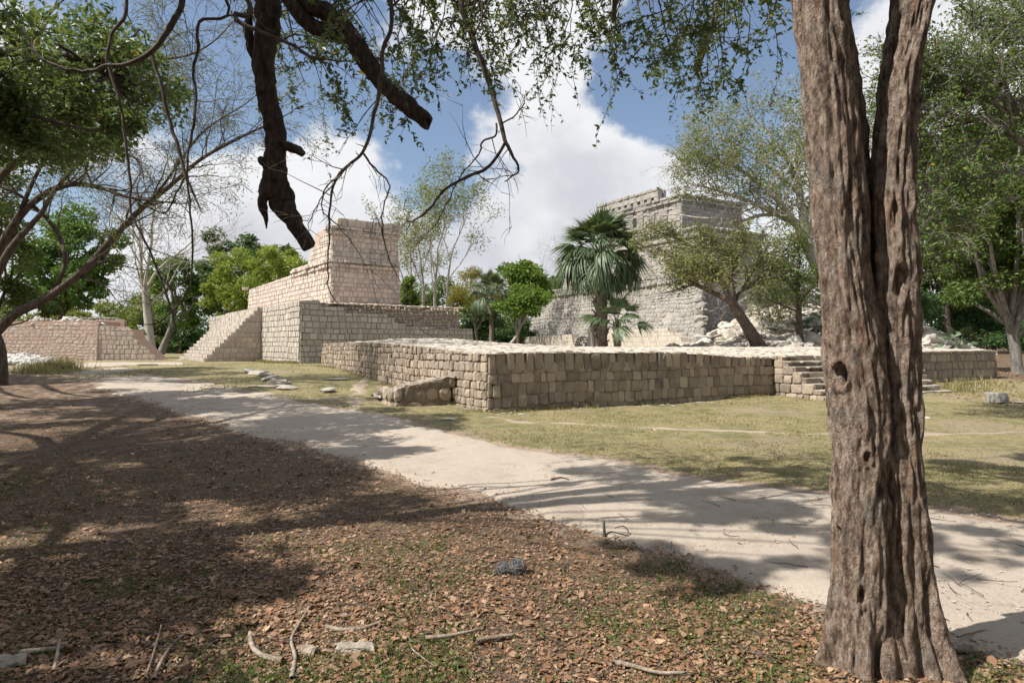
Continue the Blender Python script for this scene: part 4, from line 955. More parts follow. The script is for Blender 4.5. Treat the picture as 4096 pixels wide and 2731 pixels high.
def palm(name, label, px, Y, base_py, crown_py, length_px, nf, trunk_px, seed, boots=True, elev=(1.35, -.75), group=None, fan=1.0):
    g = np.random.default_rng(seed); c = P(px, crown_py, Y); b = P(px, base_py, Y); b[2] = min(b[2], float(ground(b[0], Y))) - .05
    o = thing(name, label, 'palm', b, group); w = MB(); r = trunk_px * Y / F / 2; H = c[2] - b[2]
    path = smooth_path([b, b + (.08, 0, H * .4), b + (.0, 0, H * .75), c], 5); tube(w, path, r * np.linspace(1.1, .85, len(path)), 10, True, .06, seed); w.build('trunk', M['palm_boot'], o, True)
    if boots:
        bm_ = MB(); bm_.add([(-.5, 0, 0), (.5, 0, 0), (.28, -.55, 1), (-.28, -.55, 1), (-.4, .25, 0), (.4, .25, 0), (.2, -.40, 1.02), (-.2, -.40, 1.02)], [(0, 1, 2, 3), (1, 5, 6, 2), (5, 4, 7, 6), (4, 0, 3, 7), (3, 2, 6, 7)])
        me = bm_.mesh('leaf_base', M['palm_boot']); nb_ = int(H / .09)
        for k in range(nb_):
            t = (k + .5) / nb_; a = k * 2.4 + g.normal() * .2; zz = H * t; rr = r * .98
            link('leaf_base', me, o, (math.sin(a) * rr * .8, -math.cos(a) * rr * .8, zz), (g.uniform(-.05, .2), 0, a), np.array((r * 1.1, r * g.uniform(.8, 1.5), g.uniform(.35, .55) * min(1.0, r / .3 + .4))))
    L = length_px * Y / F / 2 * fan
    for k in range(nf):
        t = k / (nf - 1); el = elev[0] + (elev[1] - elev[0]) * t ** .85 + g.normal() * .1; a = k * 2.39996 + g.normal() * .15
        me = FANS[min(int((1 - (el + .9) / 2.4) * 5), 4) if el < 1.2 else 0]
        s = L * g.uniform(.85, 1.1)
        link('frond', me, o, (c[0] - b[0], c[1] - b[1], c[2] - b[2] + (.35 - .5 * t) * r), (g.normal() * .25, -el, a), (s, s, s))
    return o
palm('tall_fan_palm', 'tall dense fan palm standing before the grey temple', 2402, 42, 1386, 1035, 225, 74, 46, 1, elev=(1.4, -.85))
palm('young_fan_palm', 'short young fan palm right beside the tall palm trunk', 2466, 40.5, 1386, 1310, 175, 16, 26, 2, elev=(1.4, .05))
palm('slender_fan_palm', 'slender fan palm with a smooth pale trunk left of the vivid green tree', 1962, 52, 1380, 1185, 120, 26, 17, 3, boots=False, elev=(1.4, -.3))
palm('ground_palmetto', 'dark palmetto growing on the rubble near the thin trunk', 3262, 39, 1340, 1310, 100, 14, 14, 4, boots=False, elev=(1.2, -.2))
palm('edge_palmetto', 'bright palmetto at the end of the right-hand wall under the trees', 3835, 29, 1415, 1392, 110, 12, 12, 5, boots=False, elev=(1.3, .25))
p_ = P(2372, 1395, 41.2); post = thing('wooden_post', 'thin grey wooden post against the tall palm', 'post', (p_[0], p_[1], float(ground(p_[0], p_[1])) - .05))
w = MB(); tube(w, [(p_[0], p_[1], .9), (p_[0] + .02, p_[1], 1.8), (p_[0] - .03, p_[1], 2.5), (p_[0] + .01, p_[1], 3.1)], [.15, .14, .13, .11], 8, True, .15); w.build('shaft', M['bark_grey'], post, True)

# ------------------------------------------------------------------ trees by the temple, right half
def guided_tree(name, label, Y, limbs_, cf, nleaf, leaf_px, mat, bark, seed, spread=14, tipz=0, ratio=.35, sub=2, sub_from=1, droop=.3, keep=None, group=None, sprL=None, cat='tree', clean=0.0):
    """limbs drawn first (first one is the trunk), then branchlets grown from them, then leaves at the tips"""
    g = np.random.default_rng(seed); b = P(limbs_[0][0][0], limbs_[0][0][1], Y); o = thing(name, label, cat, b, group); w, fol, tips = MB(), MB(), []
    for k, pts in enumerate(limbs_):
        pts = np.array(pts); yy = Y + np.cumsum(g.normal(size=len(pts)) * (0 if k == 0 else .012 * Y)); S_ = limb(w, pts, yy, 9 if k == 0 else 7, .10, .0, seed + k)
        if k < sub_from: continue
        T = unit(np.gradient(S_[:, :3], axis=0)); m = len(S_)
        for i in range(1, m):
            if i / m < clean: continue
            for _ in range(sub):
                if g.random() < .25 + .6 * i / m and (keep is None or keep(S_[i:i + 1, :3])[0]):
                    pr = unit(np.cross(T[i], g.normal(size=3))); an = g.uniform(.4, 1.2); dd = T[i] * math.cos(an) + pr * math.sin(an); dd[2] += .25
                    grow(w, S_[i, :3], dd, (sprL or 60) * Y / F * g.uniform(.6, 1.3), max(S_[i, 3] * .4, .008), 0, cf, g, tips)
        grow(w, S_[-1, :3], T[-1], (sprL or 60) * Y / F, S_[-1, 3], 0, cf, g, tips)
    w.build('trunk', M[bark], o, True)
    if nleaf and tips:
        T_ = np.array([t[0] for t in tips])
        if keep is not None: T_ = T_[keep(T_)]
        idx = g.integers(0, len(T_), nleaf); leaves(fol, T_[idx] + g.normal(size=(nleaf, 3)) * spread * Y / F * np.array((1, 1, .8)), leaf_px * Y / F, g, droop, .4, ratio)
        fol.build('crown', M[mat], o)
    return o
cfT = dict(lv=3, n=[3, 3], wob=[.16, .22, .25], up=[.03, .02, .0], t0=.25, ang=.75, lr=.62, rr=.55, rmin=.008)
guided_tree('leaning_tree', 'brown tree leaning left in front of the rubble mound', 37, [
    [(3042, 1402, 62), (3020, 1360, 50), (2985, 1300, 44), (2955, 1255, 40), (2932, 1215, 36)],
    [(2940, 1225, 30), (2905, 1195, 24), (2850, 1170, 20), (2810, 1150, 18), (2770, 1140, 12), (2700, 1160, 6)],
    [(2930, 1220, 28), (2905, 1160, 24), (2880, 1120, 22), (2855, 1100, 20), (2810, 1088, 16), (2780, 1090, 12), (2730, 1060, 8)],
    [(2880, 1120, 18), (2860, 1070, 14), (2800, 1010, 10), (2720, 960, 8), (2640, 930, 5)],
    [(2905, 1160, 16), (2930, 1080, 12), (2960, 1000, 9), (2970, 930, 6)],
    [(2935, 1215, 18), (2960, 1170, 14), (3030, 1120, 11), (3100, 1050, 8), (3150, 990, 5)],
    [(2940, 1200, 12), (2930, 1120, 10), (2900, 1040, 7), (2840, 970, 5)],
    [(2810, 1088, 12), (2750, 1040, 9), (2680, 1010, 7), (2600, 990, 4)],
    [(2960, 1170, 12), (3010, 1090, 9), (3060, 1010, 6)]], cfT, 10500, 14, 'leaf_dry', 'bark_brown', 81, 18, sprL=58, sub=2, keep=lambda T: (HZ - F * (T[:, 2] - EYE) / T[:, 1] > 890) & (HZ - F * (T[:, 2] - EYE) / T[:, 1] < 1165))
guided_tree('thin_dark_tree', 'thin dark tree standing on the mound left of the big trunk', 38, [
    [(3203, 1392, 34), (3198, 1320, 26), (3195, 1240, 22), (3192, 1160, 18), (3190, 1080, 14)],
    [(3195, 1220, 12), (3230, 1170, 10), (3270, 1130, 6)], [(3193, 1180, 12), (3160, 1140, 9), (3120, 1100, 5)], [(3190, 1090, 12), (3200, 1040, 8), (3190, 980, 5)], [(3195, 1250, 10), (3150, 1230, 8), (3100, 1210, 5)]],
    cfT, 3600, 13, 'leaf_wood', 'bark_brown', 82, 18, sprL=55, sub=2, keep=lambda T: HZ - F * (T[:, 2] - EYE) / T[:, 1] < 1215)
cfP = dict(lv=4, n=[2, 3, 2], wob=[.13, .18, .22, .25], up=[.02, .0, -.03, -.05], t0=.25, ang=.7, lr=.66, rr=.55, rmin=.009)
guided_tree('pale_branched_tree', 'big airy tree with pale spreading branches left of the big trunk', 41, [
    [(3440, 1400, 80), (3400, 1300, 70), (3330, 1180, 62), (3270, 1060, 56), (3225, 970, 50)],
    [(3230, 975, 46), (3190, 900, 36), (3120, 860, 30), (3050, 830, 22), (2950, 790, 14), (2860, 760, 9)],
    [(3225, 970, 42), (3215, 880, 34), (3200, 780, 28), (3170, 680, 22), (3120, 590, 14), (3060, 520, 8)],
    [(3230, 975, 36), (3260, 880, 30), (3270, 770, 24), (3260, 650, 16), (3230, 540, 9)],
    [(3190, 900, 24), (3110, 800, 20), (3030, 730, 15), (2940, 670, 10), (2850, 640, 6)],
    [(3120, 860, 18), (3040, 862, 14), (2960, 885, 12), (2880, 875, 10), (2800, 872, 8), (2720, 860, 6)],
    [(3200, 780, 18), (3120, 700, 14), (3010, 610, 10), (2900, 560, 6)],
    [(3350, 1250, 30), (3280, 1212, 26), (3200, 1195, 20), (3110, 1160, 16), (3040, 1160, 12), (2990, 1190, 7)],
    [(3330, 1180, 26), (3300, 1140, 20), (3230, 1120, 14)],
    [(3260, 880, 24), (3330, 760, 18), (3400, 640, 12)]], cfP, 20000, 14, 'leaf_olive', 'bark_pale', 83, 20, sprL=105, sub=2, ratio=.36, droop=.5, keep=lambda T: (CX + F * T[:, 0] / T[:, 1] > 2700) & ~((CX + F * T[:, 0] / T[:, 1] < 3000) & (HZ - F * (T[:, 2] - EYE) / T[:, 1] > 790)))

# wood at the right edge
def right_tree(name, label, Y, trunk, ells, mat, n, leaf_px, bark, seed, tw):
    g = np.random.default_rng(seed); b = P(*trunk[0][:2], Y); b[2] = float(ground(b[0], Y)); o = thing(name, label, 'tree', b); w, fol = MB(), MB()
    S_ = limb(w, trunk, Y, 9, .1, 0, seed); ccs = []
    for x, y, rx, ry in ells:
        C = P(x, y, Y + g.normal() * rx / F * Y * .4); R = np.array((rx, rx, ry)) * Y / F; p, u, c = clump_pts(C, R, 20, n // len(ells), g, .4, .36); leaves(fol, p, leaf_px * Y / F, g, .2, .5, .48, u * .4); ccs.append(c)
    cc = np.vstack(ccs)
    for c in cc[g.permutation(len(cc))[:22]]:
        s = S_[int(len(S_) * g.uniform(.5, .99)), :3]; m_ = (s + c) / 2 + g.normal(size=3) * .06 * np.linalg.norm(c - s)
        tube(w, smooth_path([s, m_, c, c + (c - m_) * .25], 4), np.linspace(tw * .28, tw * .03, 13), 5)
    w.build('trunk', M[bark], o, True); fol.build('crown', M[mat], o); return o
right_tree('grey_trunk_tree', 'tree with a flared grey trunk at the right edge past the wall end', 27.5, [(4072, 1520, 70), (4070, 1480, 46), (4062, 1400, 38), (4045, 1320, 34), (4035, 1230, 30), (4030, 1100, 24)], [(3960, 1080, 170, 130), (4080, 960, 190, 170), (4130, 1180, 150, 110), (3900, 930, 150, 110), (4030, 780, 190, 130)], 'leaf_wood', 34000, 17, 'bark_grey', 91, .45)
right_tree('sunlit_wood_tree', 'bright leafy tree just right of the big trunk above the rubble', 50, [(3790, 1400, 40), (3785, 1300, 32), (3780, 1200, 26), (3775, 1080, 22)], [(3790, 860, 170, 190), (3720, 1050, 120, 110), (3850, 1130, 140, 120), (3700, 700, 130, 130), (3860, 640, 150, 130), (3980, 520, 150, 120)], 'leaf_wood', 24000, 17, 'bark_brown', 92, .6)
right_tree('back_wood_tree', 'dark tree filling the back of the wood at the right', 58, [(3960, 1400, 46), (3955, 1300, 36), (3950, 1150, 30)], [(3950, 1000, 200, 200), (4080, 1150, 180, 150), (3880, 1230, 160, 90), (4100, 800, 170, 170), (4050, 560, 170, 150)], 'leaf_dark', 20000, 18, 'bark_brown', 93, .7)
woods('right_understorey', 'dark undergrowth under the trees at the right edge', 44, 60, [(3700, 1260, 110, 80), (3800, 1310, 110, 70), (3920, 1330, 120, 60), (4050, 1340, 120, 60), (3860, 1220, 120, 80), (4000, 1250, 130, 90), (4150, 1280, 130, 90), (3650, 1180, 100, 80), (3560, 1240, 120, 110), (3450, 1270, 120, 100), (4250, 1200, 150, 150)], 'leaf_dark', 1700, 15, 35)
woods('back_right_woods', 'green woods behind the big trunk at the right', 70, 82, [(3400, 1150, 150, 140), (3560, 1050, 160, 170), (3300, 1250, 130, 90), (3650, 900, 150, 150), (3800, 750, 150, 150), (3480, 900, 110, 110), (4000, 600, 180, 180), (3700, 1340, 130, 70), (3850, 1340, 130, 70), (4000, 1340, 130, 70), (4150, 1340, 130, 70), (3950, 1200, 150, 120)], 'leaf_wood', 1900, 14, 36)
# ------------------------------------------------------------------ the big foreground tree
YH = 3.25
hero = thing('big_foreground_tree', 'massive forked tree trunk with flaking bark in the right foreground', 'tree', (ray(3530) * YH, YH, 0))
def stem(mb, rows, dy, sides, seed, pits=(), flute=.10, amp=1.0):
    """trunk stem through (py, centre px, half width px); bark ridges, flutes and hollows are real relief"""
    A = np.array([(*P(cx, py, YH + dy), hw * .835 * YH / F) for py, cx, hw in rows]); S_ = smooth_path(A, 26)
    n = len(S_); th = np.linspace(0, 2 * np.pi, sides, endpoint=False); c, s = np.cos(th)[None], np.sin(th)[None]
    z = S_[:, 2:3]; R_ = S_[:, 3:4]
    tw = .35 * z + seed
    ct, st = np.cos(th[None] + tw * .3), np.sin(th[None] + tw * .3)
    d = flute * fbm(ct * 1.5 + seed, st * 1.5, z * .55, 2) * R_
    d = d + .020 * fbm(ct * 2.6, st * 2.6 + seed, z * 3.2, 3) * amp
    rid = 1 - np.abs(vn(ct * 6 + seed, st * 6, z * 6.5 + seed)) * 2
    d = d + .009 * rid * amp + .008 * fbm(ct * 9, st * 9, z * 9 + seed, 3) * amp
    d = d + .012 * np.maximum(0, fbm(ct * 4.1 + 9, st * 4.1, z * 5.2, 2) - .45) * amp
    base = sstep(.45, .0, z); d = d + base * .09 * np.maximum(0, np.cos(5 * th[None] + seed)) 
    r = R_ + d
    X = S_[:, 0:1] + c * r; Y = S_[:, 1:2] + s * r * .95; Z = np.broadcast_to(z, X.shape).copy()
    for px, py, rx, ry, dep in pits:
        ppx = CX + F * X / Y; ppy = HZ - F * (Z - EYE) / Y; q = ((ppx - px) / rx) ** 2 + ((ppy - py) / ry) ** 2
        fr = (s < 0) * 1.0
        k = np.exp(-q ** 2) * dep * fr; rim = np.exp(-(np.sqrt(q) - 1.35) ** 2 * 8) * dep * .30 * fr
        X = X + c * (rim - k); Y = Y + s * (rim - k)
    i = np.arange(n - 1)[:, None] * sides; j = np.arange(sides)[None]; k2 = (j + 1) % sides
    mb.add(np.stack([X, Y, Z], -1), np.stack([i + j, i + k2, i + sides + k2, i + sides + j], -1))
tr_ = MB()
stem(tr_, [(2800, 3400, 225), (2700, 3422, 155), (2600, 3432, 122), (2400, 3437, 117), (2000, 3441, 119), (1700, 3440, 117), (1400, 3415, 118), (1200, 3390, 112), (1000, 3368, 106), (800, 3356, 110), (600, 3343, 112), (300, 3308, 114), (0, 3275, 114), (-300, 3245, 108), (-700, 3200, 95)], 0, 110, 3.0, [(3362, 1500, 26, 42, .07), (3445, 2385, 14, 34, .04), (3470, 1830, 16, 20, .03), (3350, 2130, 16, 26, .03)])
stem(tr_, [(2800, 3712, 195), (2700, 3675, 132), (2600, 3655, 104), (2400, 3640, 97), (2000, 3612, 94), (1700, 3592, 86), (1400, 3592, 82), (1200, 3589, 82), (1000, 3580, 88), (800, 3570, 84), (600, 3578, 72), (450, 3597, 64), (300, 3617, 56), (150, 3650, 51), (0, 3678, 55), (-300, 3730, 50), (-700, 3800, 42)], .01, 90, 11.0, [(3600, 1130, 22, 60, .04), (3580, 860, 18, 50, .03)])
stem(tr_, [(2800, 3550, 190), (2600, 3550, 140), (2400, 3545, 118), (2000, 3532, 102), (1700, 3522, 92), (1400, 3506, 78), (1250, 3497, 56), (1130, 3488, 20)], .035, 80, 23.0, [(3560, 2000, 16, 120, .05)])
stem(tr_, [(1500, 3450, 70), (1300, 3444, 62), (900, 3436, 50), (600, 3428, 53), (400, 3402, 52), (200, 3368, 50), (0, 3338, 50), (-400, 3300, 44)], .14, 50, 31.0)
stem(tr_, [(1200, 3540, 60), (900, 3524, 42), (600, 3530, 40), (300, 3570, 42), (0, 3614, 42), (-400, 3680, 38)], .11, 50, 37.0)
tr_.build('trunk', M['bark_hero'], hero, True)
def spray(w, LP, p, d, L, r, g, droop=.07, sides=4, leaf_from=.3, dens=26, wob=.24):
    """a hanging twig with side twigs; leaf points collect in LP"""
    path = wander(p, d, L, 9, wob, g, -droop); tube(w, path, np.linspace(r, r * .3, 9), 4, False)
    for k in range(sides):
        i = int(g.integers(2, 9)); dd = unit(path[min(i, 8)] - path[i - 1]) + g.normal(size=3) * .7; q = wander(path[i], dd, L * g.uniform(.2, .45), 5, .2, g, -droop * 1.3); tube(w, q, np.linspace(r * .5, r * .2, 5), 3, False)
        m = int(dens * .5); t = g.random(m) * 4; a = t.astype(int); f = (t - a)[:, None]; a = np.minimum(a, 3); LP.append((q[a] * (1 - f) + q[a + 1] * f))
    m = dens; t = (leaf_from + (1 - leaf_from) * g.random(m)) * 8; a = np.minimum(t.astype(int), 7); f = (t - a)[:, None]; LP.append(path[a] * (1 - f) + path[a + 1] * f)
def spray_field(w, LP, g, n, box_, Y, L, r, d0=(-.2, 0, -1), anchors=None, **kw):
    if anchors is None: anchors = ANCH
    for k in range(n):
        x, y, yy = g.uniform(box_[0], box_[2]), g.uniform(box_[1], box_[3]), g.uniform(*Y)
        p0 = P(x, y, yy); A = np.vstack(anchors); q = A[np.argmin(np.abs(A - p0).sum(1) + 2.0 * np.maximum(0, p0[2] - A[:, 2]))]; tube(w, smooth_path([q, q * .45 + p0 * .55 + (0, 0, .25 + .1 * np.linalg.norm(q - p0)), p0], 5), np.linspace(.010, r, 11), 4, False)
        d = np.array(d0) + g.normal(size=3) * np.array((.75, .5, .35)); spray(w, LP, P(x, y, yy), d, L * yy / F * g.uniform(.6, 1.3), r, g, **kw)
ANCH = []; g = np.random.default_rng(501); w, fol, LP = MB(), MB(), []
# limbs of the big tree above the frame and twigs hanging into view left of it
top = P(3200, -700, YH)
for q in ([top, (.6, 4.2, 5.6), (.9, 5.5, 5.2), (1.0, 6.4, 4.8)], [top, (1.6, 4.8, 5.2), (2.0, 6.0, 5.1), (2.1, 7.4, 4.7)], [top, (.2, 3.6, 6.2), (-1.0, 4.6, 6.6)], [P(3800, -700, YH), (3.2, 4.6, 5.6), (4.5, 5.8, 5.8)], [P(3800, -700, YH), (2.8, 2.6, 5.8), (3.8, 1.6, 6.4)]):
    S_ = smooth_path(q, 6); tube(w, S_, np.linspace(.10, .02, len(S_)), 7, True, .1); ANCH.append(S_)
spray_field(w, LP, g, 46, (2460, -240, 3150, 40), (4.6, 7.0), 430, .006, (-.35, .0, -1), dens=24, sides=5)
spray_field(w, LP, g, 12, (2560, 60, 3000, 260), (5.5, 7.5), 260, .005, (-.6, .0, -.8), dens=24, sides=5)
spray_field(w, LP, g, 10, (3720, -200, 4200, 60), (4.5, 7.0), 380, .006, (-.1, 0, -1), dens=22, sides=4)
w.build('branches', M['twig'], hero, True)
pts = np.vstack(LP); leaves(fol, pts, .050, g, .55, .3, .45)
fol.build('crown', M['leaf_near'], hero)

# ------------------------------------------------------------------ tree overhead, its dead limbs and drooping twigs hanging into view
over = thing('overhanging_tree', 'dark tree overhead with broken dead limbs and drooping twigs hanging into view', 'tree', (-8.2, 3.2, 0))
g = np.random.default_rng(502); dead, w, fol, LP = MB(), MB(), MB(), []
hub = np.array((-7.0, 4.0, 7.2)); ANCH = [hub[None]]
tube(w, smooth_path([(-8.2, 3.2, -.2), (-8.1, 3.3, 2.5), (-7.7, 3.6, 5.0), hub], 6), np.linspace(.30, .17, 19), 12, True, .12)
def over_limb(mb, mids, pts, Y, sides=12, rough=.16, seed=0, wob=.0, k=6):
    first = np.array(pts[0], float); A = [(*m_, r_) for m_, r_ in mids] + [(*P(x, y, Y), ww * Y / F / 2) for x, y, ww in pts]
    S_ = smooth_path(A, k)
    if wob: t = np.arange(len(S_)) * 6 / k; S_[:, :3] += wob * np.column_stack([vn(t * .6 + seed, 1.5), vn(t * .6 + seed, 7.5), vn(t * .6 + seed, 13.5)])
    if mb is dead: S_[:, 3] *= .76
    ANCH.append(S_[:, :3])
    tube(mb, S_[:, :3], np.maximum(S_[:, 3], .002), sides, True, rough, seed, .10 if mb is dead else 0); return S_[len(mids) * k:]
YA = 6.0
over_limb(dead, [(hub, .13), ((-5.4, 4.9, 8.3), .13), ((-3.7, 5.7, 8.0), .13), ((-2.6, 6.1, 6.5), .13)], [(1062, -60, 118), (1070, 100, 108), (1052, 230, 104), (1062, 370, 98), (1098, 500, 96), (1104, 620, 104), (1100, 720, 118), (1130, 810, 108), (1175, 885, 78), (1238, 985, 70)], YA, 28, .20, 3.3, .012, 20)
over_limb(dead, [], [(1100, 560, 30), (1150, 585, 52), (1185, 600, 46), (1214, 618, 34)], YA - .02, 12, .25, 5.0)
over_limb(dead, [], [(1075, 690, 40), (1058, 760, 56), (1050, 820, 44), (1062, 870, 26), (1066, 915, 6)], YA - .03, 12, .3, 6.0)
over_limb(dead, [], [(1052, 628, 20), (1048, 640, 42), (1056, 660, 30)], YA - .06, 10, .2, 7.0)
over_limb(dead, [], [(1000, 30, 24), (995, 120, 40), (1002, 190, 44), (1012, 240, 14)], YA + .05, 10, .3, 8.0)
over_limb(dead, [(hub, .12), ((-4.6, 4.7, 8.5), .12), ((-3.0, 5.2, 7.6), .12), ((-2.2, 5.5, 6.2), .11)], [(1200, -60, 80), (1310, 50, 90), (1400, 140, 92), (1470, 250, 86), (1540, 345, 80), (1620, 415, 84), (1690, 470, 80), (1712, 492, 66)], 5.6, 28, .18, 9.1, .010, 20)
over_limb(dead, [], [(1120, -60, 76), (1220, 80, 72), (1310, 125, 62), (1400, 150, 60)], 5.62, 16, .2, 10.3)
dead.build('dead_limb', M['bark_dead'], over, True)
twl = []
def tw(mids, pts, Y, seed, wob=.01):
    mids = [(m_, r_ * .42) for m_, r_ in mids]; twl.append(over_limb(w, mids, pts, Y, 7, .12, seed, wob, 6))
mC = [(hub, .07), ((-3.5, 4.8, 8.3), .05), ((-1.4, 5.5, 7.0), .04), ((-.8, 5.7, 5.9), .035)]
tw(mC, [(1820, -60, 26), (1890, 150, 24), (1950, 310, 22), (1985, 430, 20), (2020, 560, 16), (2050, 620, 12), (2075, 680, 8), (2020, 728, 5)], 5.8, 1)
tw([], [(2022, 575, 13), (1960, 660, 13), (1880, 705, 13), (1790, 750, 11), (1720, 830, 10), (1660, 880, 8), (1618, 888, 3)], 5.78, 2)
tw([], [(1986, 490, 8), (1980, 540, 8), (1930, 570, 8), (1915, 620, 6), (1850, 690, 5), (1800, 790, 5), (1740, 900, 4), (1650, 990, 2)], 5.8, 3)
tw([], [(2000, 500, 7), (2060, 460, 6), (2095, 420, 5), (2098, 380, 2)], 5.8, 4)
mE = [(hub, .06), ((-3.8, 4.6, 7.9), .045), ((-1.7, 5.0, 6.4), .03)]
tw(mE, [(1545, -60, 17), (1532, 200, 17), (1520, 350, 17), (1490, 480, 15), (1450, 610, 13), (1360, 690, 11), (1322, 800, 9), (1318, 930, 8), (1312, 1060, 6), (1318, 1160, 5), (1365, 1228, 2)], 5.2, 5)
tw([], [(1450, 612, 9), (1490, 665, 8), (1558, 735, 6), (1540, 800, 6), (1528, 880, 5), (1545, 1000, 6), (1580, 1090, 4), (1640, 1190, 2)], 5.2, 6)
tw([], [(1360, 700, 7), (1300, 760, 6), (1290, 840, 5), (1330, 880, 5), (1400, 960, 5), (1450, 1040, 3), (1470, 1090, 2)], 5.18, 7)
tw([], [(1400, 660, 7), (1330, 740, 6), (1280, 800, 5), (1240, 880, 3), (1230, 930, 2)], 5.22, 8)
tw([], [(1545, 1000, 4), (1520, 900, 4), (1500, 870, 3), (1480, 950, 2)], 5.2, 9)
m6 = [(hub, .07), ((-4.8, 5.2, 7.4), .05), ((-3.4, 6.0, 6.2), .035)]
tw(m6, [(725, -60, 24), (690, 90, 24), (607, 202, 22), (512, 256, 18), (428, 262, 15), (357, 286, 14), (280, 280, 13), (196, 250, 11), (137, 202, 8), (90, 100, 5)], 6.2, 10)
tw([], [(601, 208, 16), (643, 333, 16), (672, 464, 15), (714, 595, 14), (744, 708, 12), (775, 780, 9), (809, 850, 3)], 6.2, 11)
tw([(hub, .04), ((-4.4, 6.0, 6.6), .03)], [(495, -60, 14), (446, 143, 14), (431, 256, 13), (482, 417, 12), (506, 595, 11), (522, 726, 10), (525, 850, 9), (570, 940, 8), (640, 1100, 7), (690, 1250, 6), (726, 1415, 2)], 6.3, 12)
tw([(hub, .04), ((-4.0, 5.8, 6.8), .03)], [(893, -30, 12), (797, 89, 12), (791, 190, 12), (773, 285, 11), (785, 381, 11), (773, 506, 10), (750, 643, 9), (755, 774, 9), (770, 940, 8), (768, 1090, 7), (740, 1180, 7), (640, 1285, 6), (530, 1296, 2)], 6.3, 13)
tw([], [(745, 700, 9), (700, 780, 7), (660, 850, 6), (560, 820, 3)], 6.2, 14)
tw([], [(640, 1100, 6), (690, 1160, 5), (640, 1080, 4), (590, 1010, 3)], 6.3, 15)
tw([(hub, .05), ((-3.6, 5.0, 6.8), .03)], [(960, -60, 18), (935, 60, 18), (1000, 110, 16), (1150, 170, 13), (1260, 230, 10), (1400, 250, 6)], 5.5, 16)
for S_ in twl:                                                     # spurs and bare side twigs
    m = len(S_)
    for k in range(int(m * .55)):
        i = int(g.integers(2, m - 1)); T = unit(S_[i, :3] - S_[i - 1, :3]); d = T * .6 + g.normal(size=3) * .8
        L = g.choice((.04, .10, .28, .5), p=(.45, .3, .17, .08)) * g.uniform(.7, 1.3); q = wander(S_[i, :3], d, L, 5, .22, g, -.08); tube(w, q, np.linspace(min(S_[i, 3] * .6, .006), .0012, 5), 3, False)
        if L > .25:
            for _ in range(3): tube(w, wander(q[int(g.integers(1, 5))], d + g.normal(size=3) * .8, L * .5, 4, .25, g, -.1), np.linspace(.003, .001, 4), 3, False)
spray_field(w, LP, g, 30, (1300, -220, 1800, 60), (5.0, 7.5), 420, .006, (.1, 0, -1), dens=26, sides=5)
spray_field(w, LP, g, 22, (1150, 60, 1720, 330), (6.4, 8.5), 300, .005, (.0, 0, -1), dens=26, sides=5)
spray_field(w, LP, g, 64, (1750, -260, 2420, 20), (5.0, 8.0), 340, .006, (.15, 0, -1), dens=14, sides=7)
spray_field(w, LP, g, 9, (1900, 60, 2300, 200), (6, 8), 260, .005, (.1, 0, -1), dens=20, sides=5)
spray_field(w, LP, g, 16, (1000, -150, 1350, 150), (6.5, 9), 320, .005, (-.2, 0, -1), dens=18, sides=5)
LP2 = []                                                           # crown above the frame: throws the dapple on the path
for C, R, n in (((-3.2, 4.4, 7.2), (1.1, 1.1, .45), 1500), ((-4.5, 2.6, 7.4), (.9, 1.0, .4), 900), ((-1.5, 4.4, 7.5), (1.1, 1.1, .5), 1500), ((-.5, 3.0, 7.7), (1.0, 1.0, .5), 1100), ((-2.6, 6.2, 7.6), (1.2, 1.0, .4), 800), ((.6, 4.8, 7.9), (1.4, 1.2, .5), 1200), ((-4.6, 6.0, 7.4), (.9, .8, .4), 500), ((.0, 6.6, 7.6), (1.2, 1.0, .4), 700), ((1.4, 7.4, 7.8), (1.2, 1.0, .4), 700), ((-3.4, 2.6, 7.5), (.8, .7, .3), 420), ((-2.5, 3.3, 7.4), (.8, .8, .3), 450), ((-1.6, 2.7, 7.7), (.8, .7, .3), 420), ((-3.9, 3.8, 7.4), (.8, .8, .3), 420), ((-4.3, 5.0, 7.5), (.9, .8, .3), 480)):
    C = np.array(C); p, u, c = clump_pts(C, np.array(R), 13, int(n * 4.2), g, .15, .40); LP2.append(p)
    tube(w, smooth_path([hub, (hub + C) / 2 + g.normal(size=3) * .35 + (0, 0, .5), C], 5), np.linspace(.022, .012, 11), 6)
    for q in c: tube(w, smooth_path([C, (C + q) / 2 + g.normal(size=3) * .12, q], 3), np.linspace(.02, .005, 7), 4)
w.build('branches', M['twig'], over, True)
leaves(fol, np.vstack(LP), .052, g, .6, .3, .45); leaves(fol, np.vstack(LP2), .075, g, .3, .8, .5); fol.build('crown', M['leaf_near'], over)

